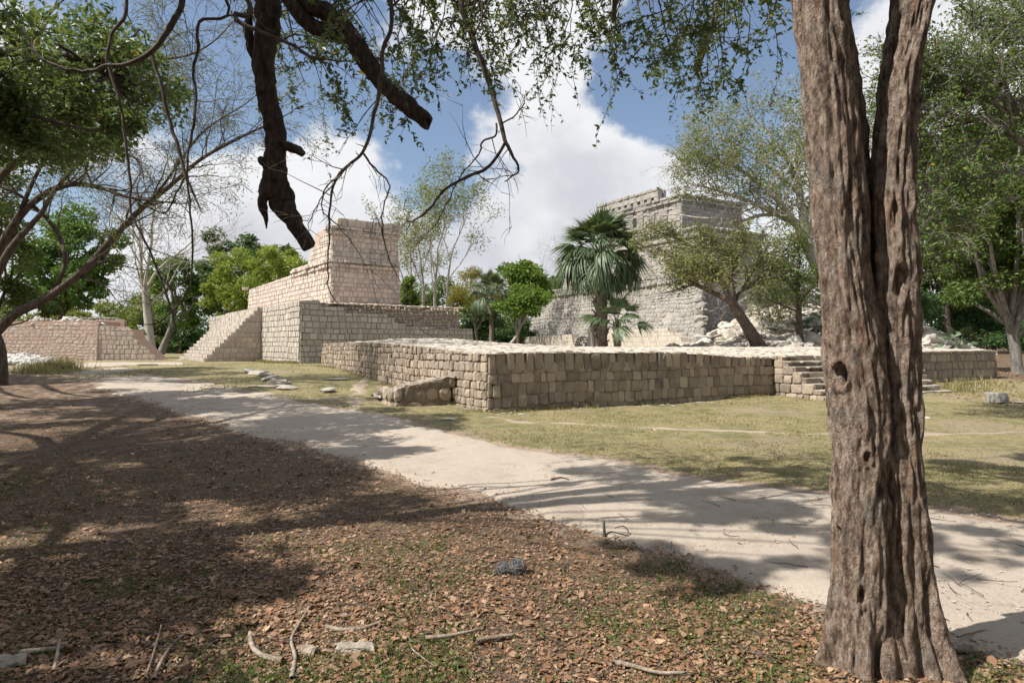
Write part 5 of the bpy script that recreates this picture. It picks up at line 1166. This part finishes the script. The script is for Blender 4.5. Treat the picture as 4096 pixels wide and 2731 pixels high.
# ------------------------------------------------------------------ canopy tree just outside the left edge
lc = thing('left_canopy_tree', 'dense leafy tree whose crown fills the top left corner', 'tree', (-11.2, 8.2, 0))
g = np.random.default_rng(503); w, fol, LP, tips = MB(), MB(), [], []
hb = np.array((-10.6, 8.6, 4.6)); tube(w, smooth_path([(-11.2, 8.2, -.2), (-11.1, 8.3, 2), hb], 6), np.linspace(.32, .22, 13), 10, True, .12)
for C, R, n in (((-8.6, 8.6, 6.3), (2.6, 2.6, 1.3), 8000), ((-10.3, 4.6, 6.4), (3.0, 2.6, 1.3), 8500), ((-9.8, 12.2, 6.6), (2.8, 2.4, 1.5), 7000), ((-12.5, 9, 7.4), (2.5, 3, 1.5), 4000), ((-7.2, 11.6, 6.7), (1.5, 1.8, 1.0), 2200), ((-11.5, 16, 7.0), (2.8, 2.5, 1.6), 5000), ((-12.0, 1.6, 6.4), (3.0, 2.0, 1.2), 5000), ((-7.9, 2.2, 6.0), (2.0, 2.2, .9), 6500), ((-7.6, 5.6, 6.0), (1.7, 2.0, .9), 6000), ((-8.0, 9.8, 5.6), (1.8, 2.2, .9), 4500), ((-8.9, -.6, 6.2), (1.8, 1.6, .8), 2500), ((-14, 14, 7), (3.5, 3, 1.3), 9000), ((-17.5, 17.5, 7.5), (3.5, 3, 1.5), 9000), ((-16, 10.5, 7), (3.2, 3, 1.2), 8000), ((-10.5, 6.5, 7.6), (3.5, 4.5, 1.0), 6000)):
    C = np.array(C); p, u, c = clump_pts(C, np.array(R), 26, int(n * 1.4), g, .15, .40); LP.append(p)
    tube(w, smooth_path([hb, (hb + C) / 2 + (0, 0, .5), C], 5), np.linspace(.14, .05, 11), 7, True, .1)
    for q in c: tube(w, smooth_path([C - (0, 0, .3), (C + q) / 2 + g.normal(size=3) * .2, q], 3), np.linspace(.04, .006, 7), 4)
w.build('branches', M['bark_brown'], lc, True); leaves(fol, np.vstack(LP), .125, g, .3, .7, .55); fol.build('crown', M['leaf_near'], lc)

# thicket of arching branches at the left edge
cfF = dict(lv=4, n=[2, 2, 3], wob=[.16, .2, .24, .25], up=[.01, -.02, -.05, -.08], t0=.2, ang=.7, lr=.68, rr=.5, rmin=.006)
guided_tree('arching_thicket_tree', 'dark tree at the left edge arching long bare branches over the path', 23, [
    [(-10, 1530, 74), (0, 1460, 50), (-5, 1380, 42), (-40, 1300, 40), (-70, 1200, 36)],
    [(-30, 1345, 38), (60, 1255, 38), (190, 1190, 34), (330, 1085, 30), (450, 955, 25), (560, 840, 21), (690, 735, 18), (800, 640, 14), (930, 565, 13), (1090, 490, 6)],
    [(-60, 1100, 40), (60, 893, 30), (155, 792, 26), (256, 744, 23), (333, 738, 20), (417, 756, 16), (524, 792, 12), (690, 812, 5)],
    [(-60, 780, 34), (10, 700, 30), (71, 643, 28), (179, 607, 26), (333, 589, 24), (432, 588, 20)],
    [(345, 589, 16), (417, 535, 14), (476, 428, 12), (506, 285, 10), (560, 250, 9), (740, 225, 8), (850, 170, 6), (930, 90, 4)],
    [(-40, 620, 30), (71, 452, 26), (125, 333, 22), (140, 220, 16), (180, 80, 10)],
    [(-60, 1200, 36), (40, 1000, 28), (160, 860, 20), (220, 760, 15), (330, 640, 12), (420, 560, 8), (560, 420, 5)],
    [(60, 893, 18), (150, 690, 15), (260, 520, 12), (330, 380, 10), (520, 270, 8), (640, 190, 5)],
    [(200, 1185, 16), (260, 1060, 18), (230, 930, 16), (130, 820, 14), (40, 760, 12), (-40, 740, 10)],
    [(330, 1085, 14), (430, 1040, 12), (445, 1042, 6)],
    [(-20, 420, 22), (100, 400, 16), (300, 395, 14), (480, 385, 12), (640, 380, 8), (780, 400, 5)],
    [(560, 840, 12), (640, 760, 10), (800, 540, 8), (960, 430, 5)]], cfF, 16000, 13, 'leaf_olive', 'bark_brown', 84, 22, sprL=150, sub=1, ratio=.25, droop=.5, clean=.30)
broad_tree('leafy_edge_shrub', 'leafy dark shrub at the left edge under the arching branches', 'shrub', -30, 27, [(30, 1000, 150, 190), (60, 1180, 140, 100), (-60, 800, 180, 200), (170, 1230, 90, 50)], 'leaf_wood', 9000, 17, seed=12, trunk_w=.25, shell=.3)
broad_tree('shade_tree', 'tall broad tree beyond the left edge shading the arching branches', 'tree', -1500, 20, [(-1300, -200, 800, 400), (-900, 100, 600, 350), (-1700, 0, 700, 400)], 'leaf_dark', 9000, 60, seed=13, trunk_w=.6, shell=.3)
# grey limbs reaching in from the right
cfG = dict(lv=4, n=[2, 3, 2], wob=[.15, .2, .24], up=[.02, 0, -.03], t0=.2, ang=.75, lr=.66, rr=.5, rmin=.006)
guided_tree('grey_limbed_tree', 'tree reaching thick grey limbs in from the right edge', 15, [
    [(4560, 1760, 120), (4540, 1200, 100), (4480, 800, 90), (4380, 600, 80), (4230, 510, 66)],
    [(4230, 510, 60), (4090, 445, 62), (4000, 400, 58), (3920, 385, 48), (3850, 380, 42), (3790, 345, 34), (3720, 310, 28), (3650, 300, 16)],
    [(3960, 395, 40), (3925, 300, 38), (3935, 215, 34), (3960, 205, 26), (4000, 120, 16)],
    [(4200, 640, 40), (4050, 540, 40), (3930, 480, 34), (3840, 472, 28), (3740, 452, 22), (3690, 480, 12)],
    [(4090, 445, 26), (4100, 380, 24), (4130, 300, 18), (4180, 180, 12)],
    [(4150, 700, 20), (4000, 690, 16), (3900, 720, 14), (3780, 740, 12), (3680, 775, 8)],
    [(4080, 790, 14), (3980, 810, 14), (3880, 860, 12), (3760, 905, 10), (3670, 945, 6)],
    [(3940, 560, 16), (3840, 620, 14), (3740, 720, 10), (3690, 800, 6)]], cfG, 26000, 17, 'leaf_wood', 'bark_grey', 85, 22, sprL=140, sub=2, ratio=.45)
# ------------------------------------------------------------------ trees standing behind the camera (they close off that side of the sky)
for k, (x, y, h, r) in enumerate(((-6.0, -9, 12.5, 5.0), (1.5, -8.5, 14, 5.5), (9.5, -6.5, 13.5, 5.2), (15.5, 1.0, 13, 5.0), (-16, -7, 11, 5.0), (-1.5, -15, 16, 6.5), (8.5, -15, 16, 6.5))):
    g = np.random.default_rng(900 + k); b = np.array((x, y, float(ground(x, y)))); o = thing('woodland_tree', ('broad tree behind the viewer on the left', 'broad tree right behind the viewer', 'broad tree behind the viewer on the right', 'broad tree beyond the right edge of the view', 'broad tree beyond the left edge of the view', 'tallest tree far behind the viewer on the left', 'tallest tree far behind the viewer on the right')[k], 'tree', b, 'trees around the viewpoint')
    w, fol = MB(), MB(); C = b + (0, 0, h * .55); tube(w, smooth_path([b - (0, 0, .2), b + (.2, .1, h * .3), C], 5), np.linspace(.3, .14, 11), 8, True, .1)
    p, u, c = clump_pts(C, np.array((r, r, h * .46)), 60, 7500, g, .4, .40); leaves(fol, p, .42, g, .15, .5, .55, u * .5)
    for q in c[:14]: tube(w, smooth_path([C - (0, 0, 1.5), (C + q) / 2, q], 3), np.linspace(.1, .02, 7), 5)
    w.build('trunk', M['bark_brown'], o, True); fol.build('crown', M['leaf_dark'], o)

# ------------------------------------------------------------------ leaf litter, grass, pebbles
M['litter'] = leaf_mat('fallen_leaves', [(0.271, 0.164, 0.099), (0.175, 0.098, 0.057), (0.368, 0.239, 0.150), (0.081, 0.046, 0.028), (0.280, 0.149, 0.081), (0.224, 0.138, 0.087), (0.470, 0.328, 0.217), (0.127, 0.074, 0.044), (0.276, 0.131, 0.065), (0.326, 0.205, 0.130)], .10, .008, .3)
M['sprout'] = leaf_mat('small_green_sprouts', [(.075, .12, .028), (.10, .15, .035), (.14, .17, .05), (.055, .09, .025)], .3)
M['grass'] = leaf_mat('short_turf', [(.125, .145, .045), (.16, .165, .055), (.25, .21, .09), (.31, .255, .13), (.11, .13, .04), (.36, .30, .165), (.29, .235, .12), (.33, .27, .14)], .25)
g = np.random.default_rng(7001)
def scatter(n, x0, x1, y0, y1, power=1.0):
    """points spread evenly in the picture rather than on the ground: many near, few far"""
    u = g.random(n); Y = 1 / (1 / y1 + (1 / y0 - 1 / y1) * u ** power); X = g.uniform(x0, x1, n) * np.maximum(Y, 2.5); return X, Y
def litter_leaves(mb, X, Y, size, tilt=.35, lift=.012):
    n = len(X); Z = ground(X, Y) + .012 * fbm(X * 2.3, Y * 2.3, o=2) + lift * g.random(n); a = g.uniform(0, 2 * np.pi, n)
    d = np.column_stack([np.cos(a), np.sin(a), g.normal(size=n) * tilt * .6]); d = unit(d); nr = np.column_stack([g.normal(size=n) * tilt, g.normal(size=n) * tilt, np.ones(n)])
    s = unit(np.cross(d, nr)); nr = np.cross(s, d); L = (size * g.uniform(.45, 1.35, n))[:, None]; w = L * g.uniform(.16, .30, n)[:, None]; cu = L * g.normal(size=(n, 1)) * .35; si = w * g.uniform(-.2, .9, (n, 1))
    C = np.column_stack([X, Y, Z])
    rows = [C - d * L * .5 + nr * cu * .25, C - d * L * .15 + s * w + nr * si, C - d * L * .15 - s * w + nr * si, C + d * L * .22 + s * w * .85 + nr * (si + cu * .05), C + d * L * .22 - s * w * .85 + nr * (si + cu * .05), C + d * L * .5 + nr * cu * .3]
    V = np.stack(rows, 1); i = np.arange(n)[:, None] * 6
    mb.add(V.reshape(-1, 3), (i + np.array([[1, 3, 4, 2]])), np.vstack([i + np.array([[0, 1, 2]]), i + np.array([[3, 5, 4]])]))
lm = MB()
X, Y = scatter(90000, -.95, 1.0, 2.6, 19); s_ = path_side(X, Y); dens = np.clip(.05 + 1.0 * (fbm(X * .9, Y * .9, o=3) * .6 + .45), 0, 1)
k = (((s_ < -.02) & (g.random(len(X)) < np.clip((-s_ + .12) * 2.2, 0, 1))) | ((s_ == 0) & (g.random(len(X)) < .028)) | ((s_ > 0) & (g.random(len(X)) < .035))) & (g.random(len(X)) < dens + .2)
litter_leaves(lm, X[k], Y[k], g.choice((.026, .042, .064), len(X[k]), p=(.48, .40, .12)) * np.clip(Y[k] / 7, .9, 1.2), .42)
X, Y = scatter(70000, -.95, 1.0, 2.6, 14); s_ = path_side(X, Y); k = (s_ < .05) & ((s_ < -.01) | (g.random(len(X)) < .05)); litter_leaves(lm, X[k], Y[k], .022, .5)
X, Y = scatter(700, -.9, .8, 2.6, 8); s_ = path_side(X, Y); k = s_ < -.15; litter_leaves(lm, X[k], Y[k], .072, .55, .02)
X, Y = g.uniform(13, 24, 2200), g.uniform(17, 30, 2200); litter_leaves(lm, X, Y, .13)
q = g.integers(0, NL, 9000); dv = unit(UPPr - LOWr)[q]; off_ = (g.exponential(.16, 9000) - .10)[:, None] * np.clip(LOWr[q, 1:2] / 7, .7, 2); X, Y = (LOWr[q] + dv * off_ + g.normal(size=(9000, 2)) * .05).T      # leaves straying over the path edge
k = (Y > 2.5) & (Y < 22) & (np.abs(X) < Y * .95); litter_leaves(lm, X[k], Y[k], .036, .45)
tag(lm.build('leaf_litter', M['litter'], None), 'brown fallen leaves carpeting the ground this side of the path', 'leaf litter', kind='stuff')
def blades(mb, X, Y, h, w, lean=.5):
    n = len(X); Z = ground(X, Y) - .004; a = g.uniform(0, 2 * np.pi, n); h = h * g.uniform(.5, 1.4, n); C = np.column_stack([X, Y, Z]); s = np.column_stack([np.cos(a), np.sin(a), 0 * a]) * (w * .5)[:, None]
    tip = C + np.column_stack([g.normal(size=n) * lean * h, g.normal(size=n) * lean * h, h]); V = np.stack([C - s, C + s, tip], 1); mb.add(V.reshape(-1, 3), None, np.arange(n * 3).reshape(n, 3))
sp = MB()
X, Y = scatter(60000, -.95, .95, 2.6, 15); s_ = path_side(X, Y); cl = fbm(X * 1.6, Y * 1.6 + 30, o=3); k = (s_ < -.1) & (g.random(len(X)) < np.clip(.30 + .85 * cl, .05, .95)); X, Y = X[k], Y[k]
blades(sp, X, Y, np.full(len(X), .045), np.full(len(X), .008), .9)
C = np.column_stack([X[::3], Y[::3], ground(X[::3], Y[::3]) + .015]); leaves(sp, C, .028, g, -.2, .8, .6)
tag(sp.build('ground_sprouts', M['sprout'], None), 'small green sprouts among the fallen leaves', 'sprouts', kind='stuff')
gr = MB()
X, Y = scatter(230000, -.95, 1.1, 5.5, 44, 1.0); s_ = path_side(X, Y)
aL = (X - KC[0]) * -eL[0] + (Y - KC[1]) * -eL[1]; bL = (X - KC[0]) * eR[0] + (Y - KC[1]) * eR[1]
onp = (aL > -.05) & (bL > -.05) & (aL < LA) & (bL < LB)
k = (s_ > .02) & ~onp & (g.random(len(X)) < np.clip(.48 + .9 * fbm(X * .5, Y * .5 + 11, o=3), .06, 1) * np.clip(s_ * 2.5, .15, 1)); X, Y = X[k], Y[k]
blades(gr, X, Y, .014 + .0012 * Y, .004 + .0010 * Y, 1.2)
n = 9000; s0 = g.uniform(0, 1, n); rt = g.random(n) < .6
fx = np.where(rt[:, None], KC + eR * (s0 * 12)[:, None] + nR * (.03 + .22 * g.random(n) ** 2)[:, None], A0 + eL * (s0 * LA)[:, None] + nLf * (.03 + .3 * g.random(n) ** 2)[:, None])
cl = vn(fx[:, 0] * 1.1, fx[:, 1] * 1.1) > .05; fx = fx[cl]; blades(gr, fx[:, 0], fx[:, 1], np.full(len(fx), .085), np.full(len(fx), .016), .6)
fx = TC - eT * (g.uniform(0, 9, 4000))[:, None] + nT * (.05 + .5 * g.random(4000) ** 2)[:, None]; blades(gr, fx[:, 0], fx[:, 1], np.full(4000, .16), np.full(4000, .04), .6)
tu = [on_ground(*p) for p in ((360, 1474), (470, 1500), (330, 1478), (500, 1502), (430, 1497), (880, 1548), (300, 1482), (250, 1490))]
for c in tu:
    n = 500; x = c[0] + g.normal(size=n) * .5; y = c[1] + g.normal(size=n) * 1.1; blades(gr, x, y, np.full(n, .07), np.full(n, .03), .8)
for px, py, n, h in ((190, 1478, 500, .45), (230, 1476, 600, .55), (150, 1490, 400, .3), (3830, 1560, 160, .35), (3900, 1540, 120, .3)):
    c = on_ground(px, py); x = c[0] + g.normal(size=n) * .5; y = c[1] + g.normal(size=n) * .5; blades(gr, x, y, np.full(n, h), np.full(n, .03), .35)
tag(gr.build('short_grass', M['grass'], None), 'short sun-dried grass of the lawn beyond the path', 'grass', kind='stuff')
pb = MB(); V, Q, T = VAR['rock'][0]
X, Y = scatter(9000, -.9, 1.0, 3.2, 22); s_ = path_side(X, Y); k = s_ == 0; X, Y = X[k], Y[k]
for x, y, z in zip(X, Y, ground(X, Y)):
    q = g.integers(0, 8); V, Q, T = VAR['slab'][q]; s0 = g.choice((.007, .012, .020), p=(.6, .32, .08)) * g.uniform(.7, 1.3) * (1 + y / 10); pb.add(V * s0 + (x, y, z + .014), Q, T)
tag(pb.build('path_pebbles', M['pale_stone'], None), 'loose pebbles and crumbs on the gravel path', 'pebbles', kind='stuff')
tl = MB()
X, Y = scatter(520, -.9, 1.0, 2.7, 13); s_ = path_side(X, Y); k = (s_ <= 0) & ((s_ < 0) | (g.random(len(X)) < .35)); 
for x, y in zip(X[k], Y[k]):
    L = g.uniform(.06, .28); a = g.uniform(0, 6.28); z = float(ground(x, y)) + .02; q = wander((x, y, z), (math.cos(a), math.sin(a), 0), L, 5, .18, g); q[:, 2] = z + np.abs(q[:, 2] - z) * .5; tube(tl, q, np.linspace(.004, .002, 5), 4)
tag(tl.build('twig_litter', M['twig'], None), 'small dry twigs lying among the leaves and on the path', 'twigs', kind='stuff')

# ------------------------------------------------------------------ single small things on the ground
M['dry_wood'] = bark_mat('bleached_dry_wood', (.17, .13, .10), (.33, .27, .215), (.47, .41, .345), .6, 18, .7)
M['bark_slab'] = bark_mat('peeling_bark', (.22, .18, .14), (.42, .37, .31), (.55, .50, .44), .8, 12, .8)
def stick(name, label, pts, w0, w1, mat='dry_wood', lift=.02):
    g3 = [on_ground(x, y) + np.array((0, 0, lift + (p[0] if p else 0))) for x, y, *p in pts]; o = thing(name, label, 'stick', g3[0], 'fallen sticks')
    S_ = smooth_path(g3, 5); mb = MB(); tube(mb, S_, np.linspace(w0, w1, len(S_)), 7, True, .15, pts[0][0]); mb.build('wood', M[mat], o, True); return o
stick('fallen_stick', 'long thin pale stick slanting at the bottom left', [(615, 2731), (650, 2650), (700, 2580), (775, 2520)], .010, .005)
stick('fallen_stick', 'second thin stick standing in the leaves beside the long pale stick', [(580, 2728), (610, 2640), (645, 2550, .05)], .006, .004)
stick('fallen_stick', 'forked stick rising through leaves at bottom centre left', [(1165, 2728), (1180, 2640), (1165, 2570), (1200, 2500), (1240, 2435)], .012, .005)
stick('fallen_stick', 'crooked brown root-like stick left of the forked stick', [(1130, 2655), (1060, 2640), (1010, 2600), (1000, 2540)], .016, .012)
stick('fallen_stick', 'curved pale stick in the lower middle left', [(1305, 2520), (1370, 2532), (1450, 2525), (1525, 2500)], .014, .010)
stick('fallen_stick', 'straight weathered stick in the bottom middle', [(1700, 2565), (1800, 2555), (1915, 2530)], .013, .008)
stick('fallen_stick', 'shorter weathered stick right of the straight one', [(1905, 2575), (1980, 2562), (2060, 2550)], .014, .010)
stick('fallen_stick', 'dark curved stick in the shade at the bottom right of centre', [(2450, 2660), (2540, 2680), (2640, 2705), (2740, 2705)], .013, .007)
stick('fallen_stick', 'slim bent stick at the bottom edge left of centre', [(1640, 2590), (1660, 2620), (1740, 2680)], .005, .003)
stick('fallen_stick', 'pale stick flat among green sprouts at far bottom left', [(80, 2625), (160, 2615), (250, 2605)], .016, .012)
stick('fallen_stick', 'small stick leaning upright at far bottom left', [(215, 2700), (225, 2650), (240, 2590, .03)], .010, .007)
stick('fallen_stick', 'slender stick on the ground right of the big trunk', [(3830, 2560), (3880, 2545), (3945, 2530)], .007, .004)
stick('fallen_stick', 'thin twig lying on the sunny path', [(2205, 1925), (2240, 1915), (2275, 1922)], .010, .006, 'twig')
def slab(name, label, px, py, w, l, az, seed, mat='bark_slab', h=.03):
    c = on_ground(px, py); g = np.random.default_rng(seed); nu, nv = 14, 6; U, V_ = np.meshgrid(np.linspace(-1, 1, nu), np.linspace(-1, 1, nv), indexing='ij')
    ed = 1 + .22 * fbm(U * 2 + seed, V_ * 2, o=3); x = U * l / 2 * ed; y = V_ * w / 2 * ed; z = h * (1 - V_ ** 2) + .02 + .010 * fbm(U * 3, V_ * 3 + seed, o=2); ca_, sa = math.cos(az), math.sin(az)
    o = thing(name, label, 'bark', c, 'shed bark pieces'); mb = MB(); top_ = np.stack([c[0] + x * ca_ - y * sa, c[1] + x * sa + y * ca_, c[2] + z], -1); bot = top_ - (0, 0, .014)
    i = np.arange(nu - 1)[:, None] * nv; j = np.arange(nv - 1)[None]; q = np.stack([i + j, i + nv + j, i + nv + j + 1, i + j + 1], -1).reshape(-1, 4); n = nu * nv; rim = []
    ring = list(range(nv)) + [k * nv + nv - 1 for k in range(1, nu)] + [(nu - 1) * nv + k for k in range(nv - 2, -1, -1)] + [k * nv for k in range(nu - 2, 0, -1)]
    for a, b_ in zip(ring, ring[1:] + ring[:1]): rim.append((a, b_, b_ + n, a + n))
    mb.add(np.vstack([top_.reshape(-1, 3), bot.reshape(-1, 3)]), np.vstack([q, q[:, ::-1] + n, np.array(rim)])); mb.build('bark_sheet', M[mat], o); return o
slab('shed_bark', 'pale flaking bark piece near the bottom centre left', 1420, 2605, .07, .19, .05, 1)
slab('shed_bark', 'brown bark slab beside the forked stick', 1240, 2615, .05, .10, -.5, 2, 'dry_wood')
slab('shed_bark', 'white bark scrap in the bottom left corner', 30, 2660, .09, .16, .3, 3, 'bark_slab')
slab('shed_bark', 'pale bark chip right of the big trunk', 3860, 2605, .05, .11, -.2, 4)
# tangled fibre clump
c = on_ground(2042, 2296); cl = thing('tangled_fibre_clump', 'grey-blue tangled clump of fibres lying on the leaves', 'clump', c); g = np.random.default_rng(808)
M['fibre'] = earth_mat('grey_fibre', (.16, .145, .125), (.34, .31, .27), 30, .5); M['fibre_blue'] = earth_mat('blue_fibre', (.05, .075, .11), (.14, .17, .20), 40, .5)
mb = MB(); V, Q, T = VAR['rock'][2]; mb.add(V * (.115, .10, .125) + c + (.045, 0, .045), Q, T); mb.build('core', M['fibre_blue'], cl, True)
mb = MB(); V, Q, T = VAR['rock'][4]; mb.add(V * (.12, .085, .095) + c + (-.05, 0, .032), Q, T); mb.build('neck', M['fibre_blue'], cl, True)
st1, st2 = MB(), MB()
for k in range(210):
    big = g.random() < .62; R_ = np.array((.060, .054, .066)) if big else np.array((.062, .045, .050)); o0 = c + ((.045, 0, .045) if big else (-.05, 0, .032)); ax = unit(g.normal(size=3)); u0 = unit(np.cross(ax, g.normal(size=3))); v0 = np.cross(ax, u0); t = np.linspace(0, g.uniform(1.0, 3.0), 7) + g.uniform(0, 6)
    q = o0 + (np.cos(t)[:, None] * u0 + np.sin(t)[:, None] * v0) * R_ * g.uniform(.95, 1.18); tube(st1 if g.random() < .8 else st2, q, .0014, 3, False)
tag(st1.build('grey_strands', M['fibre'], cl), kind='stuff'); tag(st2.build('blue_strands', M['fibre_blue'], cl), kind='stuff')
# stub with a looped root at the path edge
c = on_ground(2418, 2150); sb = thing('cut_sapling_stub', 'short upright stub with a looped root at the path edge', 'stub', c); mb = MB(); tube(mb, [c - (0, 0, .03), c + (.0, 0, .05), c + (-.008, 0, .145)], [.014, .012, .010], 8, True, .1); mb.build('stub', M['twig'], sb, True)
mb = MB(); S_ = smooth_path([c + (0, 0, .015), c + (.06, .02, .045), c + (.13, .0, .035), c + (.19, -.01, .025), c + (.205, .05, .05), c + (.17, .09, .075), c + (.10, .08, .06)], 5); tube(mb, S_, np.linspace(.007, .004, len(S_)), 6, True, .1); mb.build('root_loop', M['twig'], sb, True)
# rocks set in the lawn
def rock(name, label, px, py, w, d, h, mat, rz, v=0, kind='rock', grp=None, cat='rock', sink=.25):
    c = on_ground(px, py); mb = MB(); V, Q, T = VAR[kind][v]; mb.add(V * (w, d, h) @ rotm(0, 0, rz).T + c + (0, 0, h * (.5 - sink) * .6), Q, T); o = mb.build(name, M[mat], None); o.location = c; me = o.data
    co = np.empty(len(me.vertices) * 3, np.float32); me.vertices.foreach_get('co', co); me.vertices.foreach_set('co', (co.reshape(-1, 3) - c.astype(np.float32)).ravel()); me.update(); tag(o, label, cat, grp); return o
row = [(1003, 1488), (1022, 1494), (1043, 1500), (1062, 1508), (1085, 1522), (1105, 1528), (1122, 1538), (1140, 1547), (1155, 1556)]
lr = thing('half_buried_kerb', 'half-buried line of rough stones crossing the lawn before the temple', 'stones', on_ground(1085, 1522))
g = np.random.default_rng(909); ms = Masonry(lr)
for k, (px, py) in enumerate(row):
    for r_ in range(2):
        c = on_ground(px + g.normal() * 6, py + g.normal() * 3); w_ = g.uniform(.4, .75); ms.put('rock' if g.random() < .5 else 'slab', 'rock' if g.random() < .6 else 'dark_rock', (*c[:2], c[2] + .05), (g.normal() * .2, g.normal() * .2, g.uniform(0, 6)), (w_ * 1.2, w_, .34))
ms.emit()
rock('flat_rock', 'flat pale rock in the lawn near the far platform corner', 1345, 1518, 1.2, .8, .16, 'rock', .3, 1, 'slab')
rock('flat_rock', 'broken rock in the grass before the platform', 1318, 1568, .7, .5, .30, 'rock', 1.1, 2)
rock('flat_rock', 'long flat stone beside the buried line of stones', 1060, 1545, 1.4, .5, .12, 'rock', .1, 3, 'slab')
rock('flat_rock', 'small flat pale stone in front of the platform corner', 1795, 1678, .34, .22, .08, 'rock', .2, 4, 'slab')
rock('flat_rock', 'low dark rock by the path before the stair foot', 590, 1462, 1.3, .7, .3, 'dark_rock', .2, 5)
rock('flat_rock', 'flat pale rock patch in the grass right of the big trunk', 3680, 1672, .75, .5, .08, 'pale_stone', .4, 6, 'slab')
rock('stone_slab', 'slab lying beside the square block at the right edge', 4065, 1612, .7, .35, .16, 'rock', .4, 2, 'slab')
c = on_ground(3985, 1612); bl = thing('square_stone_block', 'squared grey stone block standing in the grass at the right edge', 'stone block', c); mb = MB(); V, Q, T = VAR['worn'][3]; mb.add(V * (.44, .38, .30) @ rotm(0, 0, .3).T + c + (0, .2, .15), Q, T); mb.build('block', M['temple_stone'], bl)
# scattered stones along the foot of the platform
ft = thing('fallen_wall_stones', 'small stones fallen along the foot of the long platform wall', 'stones', (*(KC + nR * .3), 0)); ms = Masonry(ft, 'stone', 'stone_crumbs'); g = np.random.default_rng(910)
for k in range(60):
    s = g.uniform(-.5, 9) if k < 40 else 0; p = KC + eR * s + nR * (.25 + .8 * g.random() ** 2) if k < 40 else KC - eL * g.uniform(.2, 8) + nLf * (.2 + .6 * g.random())
    w_ = g.uniform(.05, .15); ms.put('slab', 'rock', (*p, float(ground(*p)) + .01), (0, 0, g.uniform(0, 6)), (w_ * 1.3, w_, w_ * .6))
ms.emit()
# heap of white rocks at the left edge
wp = thing('white_rock_heap', 'heap of white limestone rocks at the left edge before the rubble wall', 'rocks', on_ground(110, 1478)); ms = Masonry(wp, 'rock', 'small_rocks'); g = np.random.default_rng(911)
for k in range(170):
    px = g.uniform(5, 198); d = g.random(); Yk = 38 + 4 * d; zz = float(ground(ray(px) * Yk, Yk)) + (.55 * d) * (1 - abs(px - 90) / 160) + g.uniform(0, .12); w_ = g.uniform(.22, .55)
    ms.put('rock', 'white_rock', (ray(px) * Yk, Yk, zz), (g.normal() * .4, g.normal() * .4, g.uniform(0, 6)), (w_ * 1.2, w_, w_ * .85))
ms.emit()
